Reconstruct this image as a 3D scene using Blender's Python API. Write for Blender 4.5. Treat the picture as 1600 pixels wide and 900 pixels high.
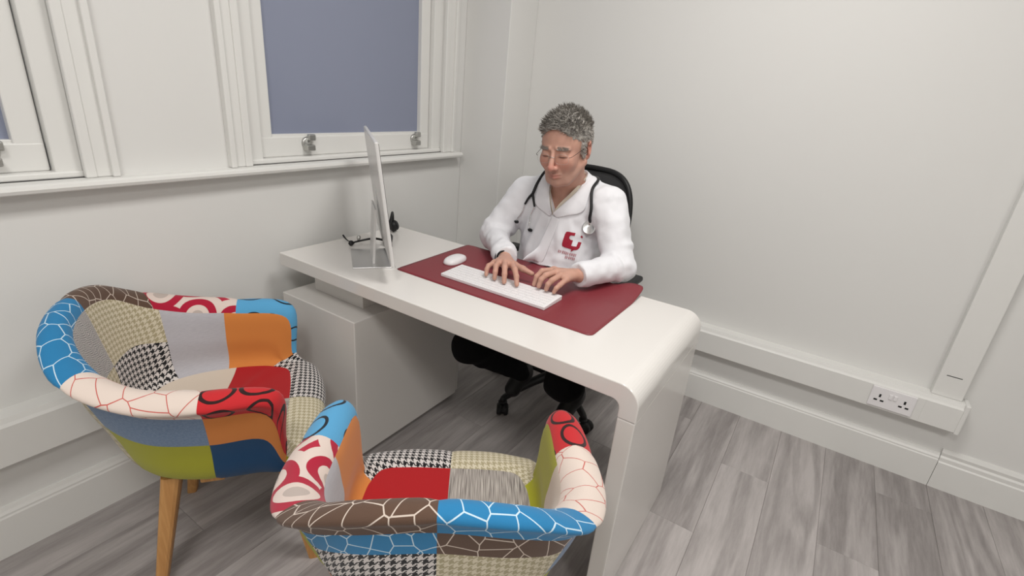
import bpy, bmesh, math, random
import numpy as np
from mathutils import Vector, Matrix, Euler
from mathutils.bvhtree import BVHTree

for o in list(bpy.data.objects):
    bpy.data.objects.remove(o)
C = bpy.context.scene.collection
scene = bpy.context.scene
R = math.radians
random.seed(7)
rng = np.random.default_rng(7)

# ------------------------------------------------------------------ camera, world, lights
cam_d = bpy.data.cameras.new('camera')
cam_d.sensor_width = 36.0
cam_d.lens = 785.23 / 1600 * 36
cam_d.clip_start = 0.02
cam = bpy.data.objects.new('camera', cam_d)
C.objects.link(cam)
cam.location = (1.6527, -1.0392, 1.3776)
cam.rotation_euler = (R(68.553), R(-4.898), R(33.339))
scene.camera = cam
w = bpy.data.worlds.new('world')
scene.world = w
w.use_nodes = True
w.node_tree.nodes['Background'].inputs[0].default_value = (0.45, 0.5, 0.6, 1)
w.node_tree.nodes['Background'].inputs[1].default_value = 0.3
scene.view_settings.view_transform = 'Standard'
scene.view_settings.look = 'None'
scene.view_settings.gamma = 1
scene.view_settings.use_curve_mapping = False
scene.view_settings.exposure = 0.12
CEIL = 2.75
LAMPS = [(1.42, 0.15), (1.42, -1.5), (3.0, -1.5)]
LAMP_W = 21.0
for i, (lx, ly) in enumerate(LAMPS):
    ld = bpy.data.lights.new('ceiling_panel_offscreen', 'AREA')
    ld.shape = 'SQUARE'
    ld.size = 0.56
    ld.energy = LAMP_W
    ld.color = (1.0, 0.975, 0.94)
    lo = bpy.data.objects.new('ceiling_panel_offscreen', ld)
    C.objects.link(lo)
    lo.location = (lx, ly, CEIL - 0.022)


# ------------------------------------------------------------------ materials
def N(nt, typ, **kw):
    n = nt.nodes.new(typ)
    for k, v in kw.items():
        if k == 'ins':
            for a, b in v.items():
                n.inputs[a].default_value = b
        else:
            setattr(n, k, v)
    return n


def base_mat(name, col=(0.8, 0.8, 0.8), rough=0.5, metal=0.0, spec=0.5, coat=0.0, sheen=0.0):
    m = bpy.data.materials.new(name)
    m.use_nodes = True
    b = m.node_tree.nodes['Principled BSDF']
    b.inputs['Base Color'].default_value = (*col, 1)
    b.inputs['Roughness'].default_value = rough
    b.inputs['Metallic'].default_value = metal
    b.inputs['Specular IOR Level'].default_value = spec
    b.inputs['Coat Weight'].default_value = coat
    b.inputs['Coat Roughness'].default_value = 0.08
    b.inputs['Sheen Weight'].default_value = sheen
    return m, m.node_tree, b


def math_n(nt, op, a, b=None, c=None):
    n = nt.nodes.new('ShaderNodeMath')
    n.operation = op
    for i, v in enumerate((a, b, c)):
        if v is None:
            continue
        if isinstance(v, (int, float)):
            n.inputs[i].default_value = v
        else:
            nt.links.new(v, n.inputs[i])
    return n.outputs[0]


def mix_n(nt, fac, a, b):
    n = nt.nodes.new('ShaderNodeMix')
    n.data_type = 'RGBA'
    for sock, v in ((0, fac), (6, a), (7, b)):
        if isinstance(v, (int, float)):
            n.inputs[sock].default_value = v
        elif isinstance(v, tuple):
            n.inputs[sock].default_value = (*v, 1)
        else:
            nt.links.new(v, n.inputs[sock])
    return n.outputs[2]


def bump(nt, b, height, strength=0.2, dist=0.002):
    n = nt.nodes.new('ShaderNodeBump')
    n.inputs['Strength'].default_value = strength
    n.inputs['Distance'].default_value = dist
    nt.links.new(height, n.inputs['Height'])
    nt.links.new(n.outputs[0], b.inputs['Normal'])


def paint(name, col, rough=0.6, var=0.03, scale=3.0, spec=0.35, bumpy=0.0):
    m, nt, b = base_mat(name, col, rough, spec=spec)
    tc = N(nt, 'ShaderNodeTexCoord')
    no = N(nt, 'ShaderNodeTexNoise', ins={'Scale': scale, 'Detail': 4.0})
    nt.links.new(tc.outputs['Object'], no.inputs['Vector'])
    c2 = tuple(max(0, c * (1 - var)) for c in col)
    nt.links.new(mix_n(nt, no.outputs[0], col, c2), b.inputs['Base Color'])
    if bumpy:
        nb = N(nt, 'ShaderNodeTexNoise', ins={'Scale': 220.0, 'Detail': 2.0})
        nt.links.new(tc.outputs['Object'], nb.inputs['Vector'])
        bump(nt, b, nb.outputs[0], bumpy, 0.001)
    return m


M = {}
M['wall'] = paint('wall_paint', (0.76, 0.755, 0.735), 0.65, 0.02, 1.5, bumpy=0.06)
M['ceiling'] = paint('ceiling_paint', (0.82, 0.82, 0.81), 0.8, 0.02)
M['trim'] = paint('white_gloss_trim', (0.78, 0.775, 0.75), 0.32, 0.015, 4)
M['trunk'] = paint('white_plastic_trunking', (0.78, 0.775, 0.75), 0.42, 0.01, 4)
M['desk'] = paint('white_gloss_laminate', (0.77, 0.745, 0.715), 0.16, 0.005, 2, spec=0.5)
M['black'] = paint('black_plastic', (0.012, 0.012, 0.013), 0.45, 0.2, 20)
M['black_fab'] = paint('black_seat_fabric', (0.014, 0.014, 0.015), 0.9, 0.3, 60)
M['mesh_fab'] = paint('dark_grey_mesh', (0.06, 0.06, 0.062), 0.85, 0.35, 300)
M['trouser'] = paint('black_trouser_cloth', (0.008, 0.008, 0.009), 0.95, 0.3, 40, spec=0.1)
M['shoe'] = paint('black_leather', (0.01, 0.01, 0.01), 0.4, 0.3, 30)
M['silver'] = base_mat('brushed_aluminium', (0.72, 0.72, 0.72), 0.32, 1.0)[0]
M['chrome'] = base_mat('chrome', (0.8, 0.8, 0.8), 0.12, 1.0)[0]
M['latch'] = base_mat('satin_nickel', (0.50, 0.50, 0.48), 0.38, 1.0)[0]
M['dark_hole'] = base_mat('black_hole_shade_and_mark', (0.01, 0.01, 0.01), 0.9)[0]  # black painted for the shade inside the socket holes, also the drawn line
M['white_plastic'] = paint('white_plastic', (0.84, 0.82, 0.83), 0.3, 0.01, 5)
M['mon_back'] = paint('monitor_back_silver', (0.70, 0.69, 0.68), 0.3, 0.01, 5)
M['mon_logo'] = base_mat('monitor_logo_grey', (0.42, 0.43, 0.44), 0.25, 0.4)[0]
M['screen'] = base_mat('screen_glass', (0.012, 0.012, 0.014), 0.06)[0]
M['gap'] = base_mat('grey_subfloor', (0.22, 0.205, 0.2), 0.9)[0]

m, nt, b = base_mat('frosted_film_glass', (0.26, 0.287, 0.385), 0.22, spec=0.5)
M['glass'] = m

m, nt, b = base_mat('maroon_leather', (0.22, 0.03, 0.04), 0.42, spec=0.45)
tc = N(nt, 'ShaderNodeTexCoord')
no = N(nt, 'ShaderNodeTexNoise', ins={'Scale': 260.0, 'Detail': 3.0})
nt.links.new(tc.outputs['Object'], no.inputs['Vector'])
bump(nt, b, no.outputs[0], 0.25, 0.0006)
M['maroon'] = m


def wood_mat(name, c1, c2, axis_scale, rough=0.45, per_object=False, ring=9.0):
    m, nt, b = base_mat(name, c1, rough, spec=0.4)
    tc = N(nt, 'ShaderNodeTexCoord')
    mp = N(nt, 'ShaderNodeMapping')
    mp.inputs['Scale'].default_value = axis_scale
    nt.links.new(tc.outputs['Object'], mp.inputs['Vector'])
    vec = mp.outputs[0]
    oi = N(nt, 'ShaderNodeObjectInfo')
    if per_object:
        add = N(nt, 'ShaderNodeVectorMath', operation='MULTIPLY_ADD')
        cb = N(nt, 'ShaderNodeCombineXYZ')
        for i in range(3):
            nt.links.new(oi.outputs['Random'], cb.inputs[i])
        nt.links.new(cb.outputs[0], add.inputs[0])
        add.inputs[1].default_value = (37, 53, 19)
        nt.links.new(vec, add.inputs[2])
        vec = add.outputs[0]
    n1 = N(nt, 'ShaderNodeTexNoise', ins={'Scale': 1.0, 'Detail': 5.0, 'Distortion': 0.6})
    nt.links.new(vec, n1.inputs['Vector'])
    n2 = N(nt, 'ShaderNodeTexNoise', ins={'Scale': 6.0, 'Detail': 6.0, 'Roughness': 0.7})
    nt.links.new(vec, n2.inputs['Vector'])
    wv = math_n(nt, 'SINE', math_n(nt, 'MULTIPLY', n1.outputs[0], ring * 6.28))
    f = math_n(nt, 'ADD', math_n(nt, 'MULTIPLY', wv, 0.16), math_n(nt, 'ADD', math_n(nt, 'MULTIPLY', n2.outputs[0], 0.75), math_n(nt, 'MULTIPLY', n1.outputs[0], 0.35)))
    if per_object:
        f = math_n(nt, 'ADD', f, math_n(nt, 'MULTIPLY', math_n(nt, 'SUBTRACT', oi.outputs['Random'], 0.5), 0.22))
    cr = N(nt, 'ShaderNodeValToRGB')
    cr.color_ramp.elements[0].position = 0.25
    cr.color_ramp.elements[0].color = (*c2, 1)
    cr.color_ramp.elements[1].position = 0.85
    cr.color_ramp.elements[1].color = (*c1, 1)
    nt.links.new(f, cr.inputs[0])
    nt.links.new(cr.outputs[0], b.inputs['Base Color'])
    bump(nt, b, n2.outputs[0], 0.12, 0.001)
    return m


M['floor'] = wood_mat('grey_oak_vinyl', (0.50, 0.465, 0.455), (0.25, 0.228, 0.222), (9.0, 0.9, 1.0), 0.38, True, 3.0)
M['beech'] = wood_mat('beech_wood', (0.62, 0.33, 0.12), (0.48, 0.23, 0.075), (14, 14, 1.2), 0.4)


# fabrics of the patchwork chairs, all on UVs given in metres
def fabric(name, build, rough=0.85):
    m, nt, b = base_mat(name, (0.5, 0.5, 0.5), rough, spec=0.2, sheen=0.15)
    uv = N(nt, 'ShaderNodeUVMap')
    sp = N(nt, 'ShaderNodeSeparateXYZ')
    nt.links.new(uv.outputs[0], sp.inputs[0])
    out = build(nt, uv.outputs[0], sp.outputs[0], sp.outputs[1])
    we = N(nt, 'ShaderNodeTexNoise', ins={'Scale': 700.0, 'Detail': 2.0})
    nt.links.new(uv.outputs[0], we.inputs['Vector'])
    if isinstance(out, tuple):
        out = mix_n(nt, math_n(nt, 'MULTIPLY', we.outputs[0], 0.45), out, tuple(c * 0.62 for c in out))
    nt.links.new(out, b.inputs['Base Color'])
    bump(nt, b, we.outputs[0], 0.35, 0.0008)
    return m


def hound(c1, c2, period):
    def f(nt, uv, u, v):
        k = 8.0 / period
        i = math_n(nt, 'FLOOR', math_n(nt, 'MULTIPLY', math_n(nt, 'ADD', u, 10.0), k))
        j = math_n(nt, 'FLOOR', math_n(nt, 'MULTIPLY', math_n(nt, 'ADD', v, 10.0), k))
        wi = math_n(nt, 'LESS_THAN', math_n(nt, 'MODULO', i, 8.0), 3.5)
        wj = math_n(nt, 'LESS_THAN', math_n(nt, 'MODULO', j, 8.0), 3.5)
        tw = math_n(nt, 'LESS_THAN', math_n(nt, 'MODULO', math_n(nt, 'ADD', i, j), 4.0), 1.5)
        a = math_n(nt, 'MULTIPLY', tw, wi)
        c = math_n(nt, 'MULTIPLY', math_n(nt, 'SUBTRACT', 1.0, tw), wj)
        return mix_n(nt, math_n(nt, 'ADD', a, c), c1, c2)
    return f


def crackle(cb, cl, scale=29.0, th=0.026):
    def f(nt, uv, u, v):
        vo = N(nt, 'ShaderNodeTexVoronoi', feature='DISTANCE_TO_EDGE', voronoi_dimensions='2D', ins={'Scale': scale})
        mp = N(nt, 'ShaderNodeMapping')
        mp.inputs['Scale'].default_value = (1.0, 0.75, 1)
        mp.inputs['Rotation'].default_value = (0, 0, 0.6)
        nt.links.new(uv, mp.inputs[0])
        nt.links.new(mp.outputs[0], vo.inputs['Vector'])
        return mix_n(nt, math_n(nt, 'LESS_THAN', vo.outputs['Distance'], th), cb, cl)
    return f


def rings(cb, cl, scale=13.0, r0=0.26, r1=0.36, stretch=1.0, extra=None):
    def f(nt, uv, u, v):
        mp = N(nt, 'ShaderNodeMapping')
        mp.inputs['Scale'].default_value = (1.0, stretch, 1)
        mp.inputs['Location'].default_value = (0.03, 0.035, 0)
        nt.links.new(uv, mp.inputs[0])
        vo = N(nt, 'ShaderNodeTexVoronoi', feature='F1', voronoi_dimensions='2D', ins={'Scale': scale, 'Randomness': 0.45})
        nt.links.new(mp.outputs[0], vo.inputs['Vector'])
        d = vo.outputs['Distance']
        k = math_n(nt, 'MULTIPLY', math_n(nt, 'GREATER_THAN', d, r0), math_n(nt, 'LESS_THAN', d, r1))
        out = mix_n(nt, k, cb, cl)
        if extra:
            out = mix_n(nt, math_n(nt, 'GREATER_THAN', d, extra[0]), out, extra[1])
            out = mix_n(nt, math_n(nt, 'LESS_THAN', d, extra[2]), out, extra[3])
        return out
    return f


def maze(cb, cl, p=0.006):
    def f(nt, uv, u, v):
        ch = N(nt, 'ShaderNodeTexChecker', ins={'Scale': 45.0})
        nt.links.new(uv, ch.inputs['Vector'])
        s = math_n(nt, 'SUBTRACT', math_n(nt, 'MULTIPLY', ch.outputs['Fac'], 2.0), 1.0)
        q = math_n(nt, 'ADD', math_n(nt, 'MULTIPLY', u, s), math_n(nt, 'MULTIPLY', v, 1.0))
        k = math_n(nt, 'LESS_THAN', math_n(nt, 'FRACT', math_n(nt, 'MULTIPLY', q, 1 / p)), 0.45)
        return mix_n(nt, k, cb, cl)
    return f


def lines(c1, c2):
    def f(nt, uv, u, v):
        mp = N(nt, 'ShaderNodeMapping')
        mp.inputs['Scale'].default_value = (800, 14, 1)
        nt.links.new(uv, mp.inputs[0])
        no = N(nt, 'ShaderNodeTexNoise', ins={'Scale': 1.0, 'Detail': 1.0})
        nt.links.new(mp.outputs[0], no.inputs['Vector'])
        return mix_n(nt, math_n(nt, 'MULTIPLY', math_n(nt, 'SUBTRACT', no.outputs[0], 0.38), 4.0), c1, c2)
    return f


def heather(c1, c2, sc=(60, 260)):
    def f(nt, uv, u, v):
        mp = N(nt, 'ShaderNodeMapping')
        mp.inputs['Scale'].default_value = (sc[0], sc[1], 1)
        nt.links.new(uv, mp.inputs[0])
        no = N(nt, 'ShaderNodeTexNoise', ins={'Scale': 1.0, 'Detail': 3.0})
        nt.links.new(mp.outputs[0], no.inputs['Vector'])
        return mix_n(nt, no.outputs[0], c1, c2)
    return f


def plain(c):
    return lambda nt, uv, u, v: c


CREAM = (0.70, 0.60, 0.50)
F = {
    'hound_bw': fabric('houndstooth_black_white', hound((0.68, 0.64, 0.62), (0.012, 0.012, 0.014), 0.017)),
    'hound_beige': fabric('houndstooth_beige', hound((0.66, 0.60, 0.46), (0.40, 0.35, 0.22), 0.015)),
    'crack_blue': fabric('blue_crackle_print', crackle((0.025, 0.20, 0.42), (0.55, 0.70, 0.80))),
    'crack_brown': fabric('brown_crackle_print', crackle((0.11, 0.065, 0.045), (0.62, 0.53, 0.46))),
    'crack_white': fabric('white_red_crackle_print', crackle((0.74, 0.63, 0.56), (0.55, 0.12, 0.10), 22, 0.019)),
    'ring_blue': fabric('blue_ring_print', rings((0.10, 0.36, 0.62), (0.015, 0.02, 0.03), 11, 0.30, 0.38, 1.15)),
    'ring_red': fabric('red_ring_print', rings((0.55, 0.025, 0.03), (0.03, 0.012, 0.012), 11, 0.30, 0.40, 1.2)),
    'ring_cream': fabric('cream_red_arc_print', rings((0.72, 0.60, 0.54), (0.42, 0.012, 0.04), 8.5, 0.28, 0.46, 0.9, (0.66, (0.45, 0.02, 0.05), 0.15, (0.50, 0.42, 0.38)))),
    'maze': fabric('black_white_maze_print', maze((0.68, 0.66, 0.64), (0.015, 0.015, 0.017))),
    'lines': fabric('grey_line_weave', lines((0.16, 0.14, 0.13), (0.52, 0.48, 0.44))),
    'lilac': fabric('lilac_grey_linen', heather((0.42, 0.41, 0.45), (0.54, 0.53, 0.56))),
    'denim': fabric('blue_denim', heather((0.10, 0.17, 0.30), (0.26, 0.34, 0.46), (200, 200))),
    'orange': fabric('orange_felt', plain((0.72, 0.25, 0.06))),
    'red': fabric('red_felt', plain((0.44, 0.014, 0.018))),
    'lime': fabric('lime_felt', plain((0.42, 0.42, 0.03))),
    'navy': fabric('navy_blue_felt', plain((0.008, 0.06, 0.16))),
    'cream': fabric('cream_felt', plain(CREAM)),
}

# clothing and skin
m, nt, b = base_mat('white_coat_cotton', (0.80, 0.80, 0.83), 0.8, spec=0.2, sheen=0.1)
tc = N(nt, 'ShaderNodeTexCoord')
no = N(nt, 'ShaderNodeTexNoise', ins={'Scale': 22.0, 'Detail': 4.0})
nt.links.new(tc.outputs['Object'], no.inputs['Vector'])
bump(nt, b, no.outputs[0], 0.25, 0.006)
M['coat'] = m
M['shirt'] = paint('cream_shirt_cotton', (0.72, 0.64, 0.53), 0.8, 0.05, 30)
M['logo_red'] = base_mat('logo_red_print', (0.36, 0.008, 0.03), 0.7)[0]
M['logo_text'] = base_mat('logo_text_print', (0.45, 0.14, 0.16), 0.7)[0]


def attr_mat(name, rough, sss=0.0):
    m, nt, b = base_mat(name, (0.5, 0.3, 0.2), rough, spec=0.35)
    a = N(nt, 'ShaderNodeVertexColor', layer_name='tone')
    nt.links.new(a.outputs[0], b.inputs['Base Color'])
    if sss:
        b.inputs['Subsurface Weight'].default_value = sss
        b.inputs['Subsurface Radius'].default_value = (0.01, 0.004, 0.002)
        b.inputs['Subsurface Scale'].default_value = 0.4
    return m


M['skin'] = attr_mat('skin', 0.5, 0.12)
M['hair'] = attr_mat('grey_hair', 0.6)
m, nt, b = base_mat('clear_lens', (1, 1, 1), 0.02)
b.inputs['Transmission Weight'].default_value = 1.0
b.inputs['IOR'].default_value = 1.02
M['lens'] = m
m, nt, b = base_mat('light_diffuser', (0.9, 0.9, 0.9), 0.6)
M['diffuser'] = m


# ------------------------------------------------------------------ mesh helpers
def wloc(o):
    v = Vector((0, 0, 0))
    while o is not None:
        v = v + o.location
        o = o.parent
    return v


def link(name, me, mat, parent=None, origin=None):
    """world-space mesh -> object; origin given, or the parent's place"""
    me.name = name
    if mat is not None:
        me.materials.clear()
        me.materials.append(mat)
    o = bpy.data.objects.new(name, me)
    C.objects.link(o)
    if parent is not None:
        base = wloc(parent)
        o.parent = parent
        org = Vector(origin) if origin is not None else base
        o.location = org - base
    else:
        org = Vector(origin) if origin is not None else Vector((0, 0, 0))
        o.location = org
    me.transform(Matrix.Translation(-org))
    return o


def mesh_bm(bm, smooth=False):
    me = bpy.data.meshes.new('m')
    bmesh.ops.recalc_face_normals(bm, faces=bm.faces)
    bm.to_mesh(me)
    bm.free()
    if smooth:
        me.polygons.foreach_set('use_smooth', [True] * len(me.polygons))
    return me


def mesh_pd(v, f, smooth=True):
    me = bpy.data.meshes.new('m')
    me.from_pydata([tuple(map(float, p)) for p in v], [], [tuple(map(int, q)) for q in f])
    me.validate()
    if smooth:
        me.polygons.foreach_set('use_smooth', [True] * len(me.polygons))
    me.update()
    return me


def bx(bm, x0, x1, y0, y1, z0, z1, bev=0.0, seg=2):
    r = bmesh.ops.create_cube(bm, size=1)
    vs = r['verts']
    for v in vs:
        v.co = Vector(((x0 + x1) / 2 + v.co.x * (x1 - x0), (y0 + y1) / 2 + v.co.y * (y1 - y0), (z0 + z1) / 2 + v.co.z * (z1 - z0)))
    if bev:
        es = list({e for v in vs for e in v.link_edges})
        bmesh.ops.bevel(bm, geom=es, offset=bev, segments=seg, affect='EDGES', profile=0.5)


def box(name, x0, x1, y0, y1, z0, z1, mat, parent=None, bev=0.0, seg=2, origin=None):
    bm = bmesh.new()
    bx(bm, x0, x1, y0, y1, z0, z1, bev, seg)
    return link(name, mesh_bm(bm), mat, parent, origin)


def extrude_profile(prof, a0, a1, axis):
    """closed 2-D profile extruded along 'x' (profile y,z) or 'y' (profile x,z)"""
    bm = bmesh.new()
    n = len(prof)
    mk = (lambda a, p: (a, p[0], p[1])) if axis == 'x' else (lambda a, p: (p[0], a, p[1]))
    A = [bm.verts.new(mk(a0, p)) for p in prof]
    B = [bm.verts.new(mk(a1, p)) for p in prof]
    bm.faces.new(A)
    bm.faces.new(B[::-1])
    for i in range(n):
        bm.faces.new((A[i], B[i], B[(i + 1) % n], A[(i + 1) % n]))
    return bm


def catmull(pts, sub, closed=False):
    pts = [np.array(p, float) for p in pts]
    n = len(pts)
    out = []
    segs = n if closed else n - 1
    for i in range(segs):
        p1, p2 = pts[i], pts[(i + 1) % n]
        p0 = pts[(i - 1) % n] if closed or i > 0 else 2 * p1 - p2
        p3 = pts[(i + 2) % n] if closed or i + 2 < n else 2 * p2 - p1
        for k in range(sub):
            t = k / sub
            out.append(0.5 * (2 * p1 + (p2 - p0) * t + (2 * p0 - 5 * p1 + 4 * p2 - p3) * t * t + (3 * p1 - p0 - 3 * p2 + p3) * t ** 3))
    if not closed:
        out.append(pts[-1])
    return np.array(out)


def tube(pts, rad, seg=10, closed=False, caps=True):
    """mesh verts, faces of a tube along pts with radius (or list of radii)"""
    P = np.array(pts, float)
    n = len(P)
    rad = np.full(n, rad) if np.isscalar(rad) else np.array(rad, float)
    T = np.roll(P, -1, 0) - np.roll(P, 1, 0)
    if not closed:
        T[0] = P[1] - P[0]
        T[-1] = P[-1] - P[-2]
    T /= np.linalg.norm(T, axis=1)[:, None] + 1e-12
    up = np.array([0, 0, 1.0]) if abs(T[0][2]) < 0.9 else np.array([1.0, 0, 0])
    V = []
    nrm = np.cross(T[0], up)
    nrm /= np.linalg.norm(nrm)
    for i in range(n):
        nrm = nrm - T[i] * (nrm @ T[i])
        nrm /= np.linalg.norm(nrm) + 1e-12
        bn = np.cross(T[i], nrm)
        for k in range(seg):
            a = 2 * math.pi * k / seg
            V.append(P[i] + rad[i] * (math.cos(a) * nrm + math.sin(a) * bn))
    Fc = []
    for i in range(n if closed else n - 1):
        j = (i + 1) % n
        for k in range(seg):
            l = (k + 1) % seg
            Fc.append((i * seg + k, i * seg + l, j * seg + l, j * seg + k))
    if caps and not closed:
        Fc.append(tuple(range(seg))[::-1])
        Fc.append(tuple((n - 1) * seg + k for k in range(seg)))
    return V, Fc


def tube_obj(name, pts, rad, mat, parent=None, sub=6, seg=10, closed=False, origin=None):
    P = catmull(pts, sub, closed) if sub > 1 else np.array(pts, float)
    if not np.isscalar(rad):
        rad = catmull([[r] for r in rad], sub, closed)[:, 0] if sub > 1 else rad
    v, f = tube(P, rad, seg, closed)
    return link(name, mesh_pd(v, f), mat, parent, origin)


def lathe_obj(name, prof, centre, mat, parent=None, axis=(0, 0, 1), seg=24):
    """prof: list of (r, h) along axis"""
    q = Vector((0, 0, 1)).rotation_difference(Vector(axis))
    V, Fc = [], []
    n = len(prof)
    for r, h in prof:
        for k in range(seg):
            a = 2 * math.pi * k / seg
            V.append(q @ Vector((r * math.cos(a), r * math.sin(a), h)) + Vector(centre))
    for i in range(n - 1):
        for k in range(seg):
            l = (k + 1) % seg
            Fc.append((i * seg + k, i * seg + l, (i + 1) * seg + l, (i + 1) * seg + k))
    Fc.append(tuple(range(seg))[::-1])
    Fc.append(tuple((n - 1) * seg + k for k in range(seg)))
    me = mesh_pd(V, Fc)
    o = link(name, me, mat, parent)
    return o


def empty(name, loc, label, cat, group=None):
    o = bpy.data.objects.new(name, None)
    C.objects.link(o)
    o.location = loc
    o.empty_display_size = 0.1
    tag(o, label, cat, group)
    return o


def tag(o, label=None, cat=None, group=None):
    if label:
        o['label'] = label
    if cat:
        o['category'] = cat
    if group:
        o['group'] = group
    return o


def struct(o, label, cat):
    o['kind'] = 'structure'
    return tag(o, label, cat)


def bevel_mod(o, w=0.003, seg=2, ang=35):
    md = o.modifiers.new('bevel', 'BEVEL')
    md.width = w
    md.segments = seg
    md.limit_method = 'ANGLE'
    md.angle_limit = R(ang)
    return o


# ------------------------------------------------------------------ the room
XA, YB = -0.08, 1.376          # plane of the window wall, plane of the wall behind the desk
XR, YF = 3.9, -2.9             # walls behind the camera
floor = struct(box('floor', XA - 0.2, XR, YF, YB + 0.2, -0.05, -0.004, M['gap']), 'grey wood-look vinyl plank floor', 'floor')
PW, PL = 0.184, 1.22
pm = bmesh.new()
bx(pm, -PW / 2 + 0.0003, PW / 2 - 0.0003, -PL / 2 + 0.0003, PL / 2 - 0.0003, -0.004, 0.0, 0.0007, 1)
plank_me = mesh_bm(pm)
plank_me.materials.append(M['floor'])
nx = int((XR - XA) / PW) + 1
for i in range(nx):
    off = [0.0, 0.46, 0.83, 0.27, 0.64][i % 5] * PL
    for j in range(-1, 5):
        y = YF + off + j * PL
        if y + PL / 2 < YF or y - PL / 2 > YB:
            continue
        o = bpy.data.objects.new('floor_plank', plank_me)
        C.objects.link(o)
        o.parent = floor
        o.location = (XA + PW * (i + 0.5) - 0.02, y, 0)
struct(box('ceiling', XA - 0.2, XR, YF, YB + 0.2, CEIL, CEIL + 0.1, M['ceiling']), 'plain white painted ceiling', 'ceiling')

# window wall: pieces round the two sash windows, one mesh
G1 = (0.085, 0.865)            # glass of window_1 (y range)
W1 = (-0.03, 0.985)            # opening
W2 = (-1.62, -0.500)
G2 = (-1.50, -0.624)
ZS, ZT = 1.055, 2.35
bm = bmesh.new()
T = 0.2
for (y0, y1, z0, z1) in ((YF, YB + T, 0, ZS), (YF, YB + T, ZT, CEIL), (YF, W2[0], ZS, ZT), (W2[1], W1[0], ZS, ZT), (W1[1], YB + T, ZS, ZT)):
    bx(bm, XA - T, XA, y0, y1, z0, z1)
struct(link('wall_left', mesh_bm(bm), M['wall']), 'white painted wall holding the two sash windows', 'wall')
# boxed column in the corner and the long wall behind the desk
struct(box('wall_column', XA, 0.18, 1.14, YB, 0, CEIL, M['wall'], bev=0.004), 'white boxed-in column in the room corner', 'wall')
struct(box('wall_back', XA, XR, YB, YB + T, 0, CEIL, M['wall']), 'plain white wall behind the seated man', 'wall')
struct(box('wall_right', XR, XR + T, YF, YB + T, 0, CEIL, M['wall']), 'white wall on the side facing the windows', 'wall')
struct(box('wall_front', XA - T, XR + T, YF - T, YF, 0, CEIL, M['wall']), 'white wall facing the desk', 'wall')


def window(idx, W, G, label):
    root = bpy.data.objects.new('window_%d' % idx, None)
    C.objects.link(root)
    root.location = (XA, (W[0] + W[1]) / 2, ZS)
    struct(root, label, 'window')
    yl, yr = W
    # architrave: stepped moulding on the wall face
    for (a, s) in ((yl, -1), (yr, 1)):
        for k, (d0, d1, x1) in enumerate(((-0.004, 0.022, 0.016), (0.02, 0.06, 0.011), (0.056, 0.075, 0.024))):
            ya, yb = sorted((a + s * d0, a + s * d1))
            box('architrave', XA - 0.004, XA + x1, ya, yb, ZS, ZT + 0.08, M['trim'], root, 0.004, 3)
    for k, (d0, d1, x1) in enumerate(((-0.004, 0.022, 0.016), (0.02, 0.06, 0.011), (0.056, 0.075, 0.024))):
        box('architrave', XA - 0.004, XA + x1, yl - d1, yr + d1, ZT + d0, ZT + d1, M['trim'], root, 0.004, 3)
    # box frame lining
    for y0, y1 in ((yl, yl + 0.06), (yr - 0.06, yr)):
        box('frame_jamb', XA - T, XA - 0.012, y0, y1, ZS, ZT, M['trim'], root, 0.004)
    box('frame_head', XA - T, XA - 0.012, yl, yr, ZT - 0.05, ZT, M['trim'], root, 0.003)
    box('frame_sill', XA - T, XA - 0.005, yl, yr, ZS, ZS + 0.018, M['trim'], root, 0.004)
    # lower sash
    s0, s1 = yl + 0.063, yr - 0.063
    zr = 1.15
    xs0, xs1 = XA - 0.075, XA - 0.035
    sash = box('sash', xs0, xs1, s0, G[0], ZS + 0.018, ZT - 0.05, M['trim'], root, 0.004)
    box('sash_stile', xs0, xs1, G[1], s1, ZS + 0.018, ZT - 0.05, M['trim'], root, 0.004)
    box('sash_rail', xs0, xs1 + 0.001, s0, s1, ZS + 0.018, zr - 0.004, M['trim'], root, 0.004)
    box('sash_rail', xs0, xs1 + 0.001, s0, s1, ZT - 0.13, ZT - 0.05, M['trim'], root, 0.004)
    box('glazing_bead', xs0 + 0.012, xs1 - 0.006, G[0] - 0.001, G[1] + 0.001, zr - 0.006, zr + 0.004, M['trim'], root, 0.002)
    tag(box('pane', xs0 + 0.012, xs0 + 0.018, G[0], G[1], zr - 0.004, ZT - 0.12, M['glass'], root), 'frosted blue-grey window pane')
    # sash lifts
    for f in (0.18, 0.94):
        yy = G[0] + (G[1] - G[0]) * f
        l = lathe_obj('sash_lift', [(0.0, 0.0), (0.022, 0.0), (0.022, 0.006), (0.016, 0.010), (0.0, 0.011)], (xs1, yy, zr - 0.028), M['latch'], root, (1, 0, 0), 18)
        tag(l, 'silver metal sash lift')
        box('sash_lift_hook', xs1 + 0.002, xs1 + 0.034, yy - 0.018, yy + 0.018, zr - 0.056, zr - 0.034, M['latch'], l, 0.004, 3)
        box('sash_lift_tab', xs1 + 0.004, xs1 + 0.022, yy + 0.000, yy + 0.03, zr - 0.020, zr + 0.004, M['latch'], l, 0.004, 3)
    return root


window(1, W1, G1, 'white sash window with frosted blue pane above the desk')
window(2, W2, G2, 'white sash window above the chair against the wall')
# continuous window board
prof = [(XA - 0.02, 1.03), (-0.036, 1.03), (-0.028, 1.034), (-0.025, 1.0425), (-0.028, 1.051), (-0.036, 1.055), (XA - 0.02, 1.055)]
o = link('trim_1', mesh_bm(extrude_profile(prof, YF, 1.095, 'y')), M['trim'])
struct(o, 'long white window board running under both windows', 'window sill')

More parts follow.
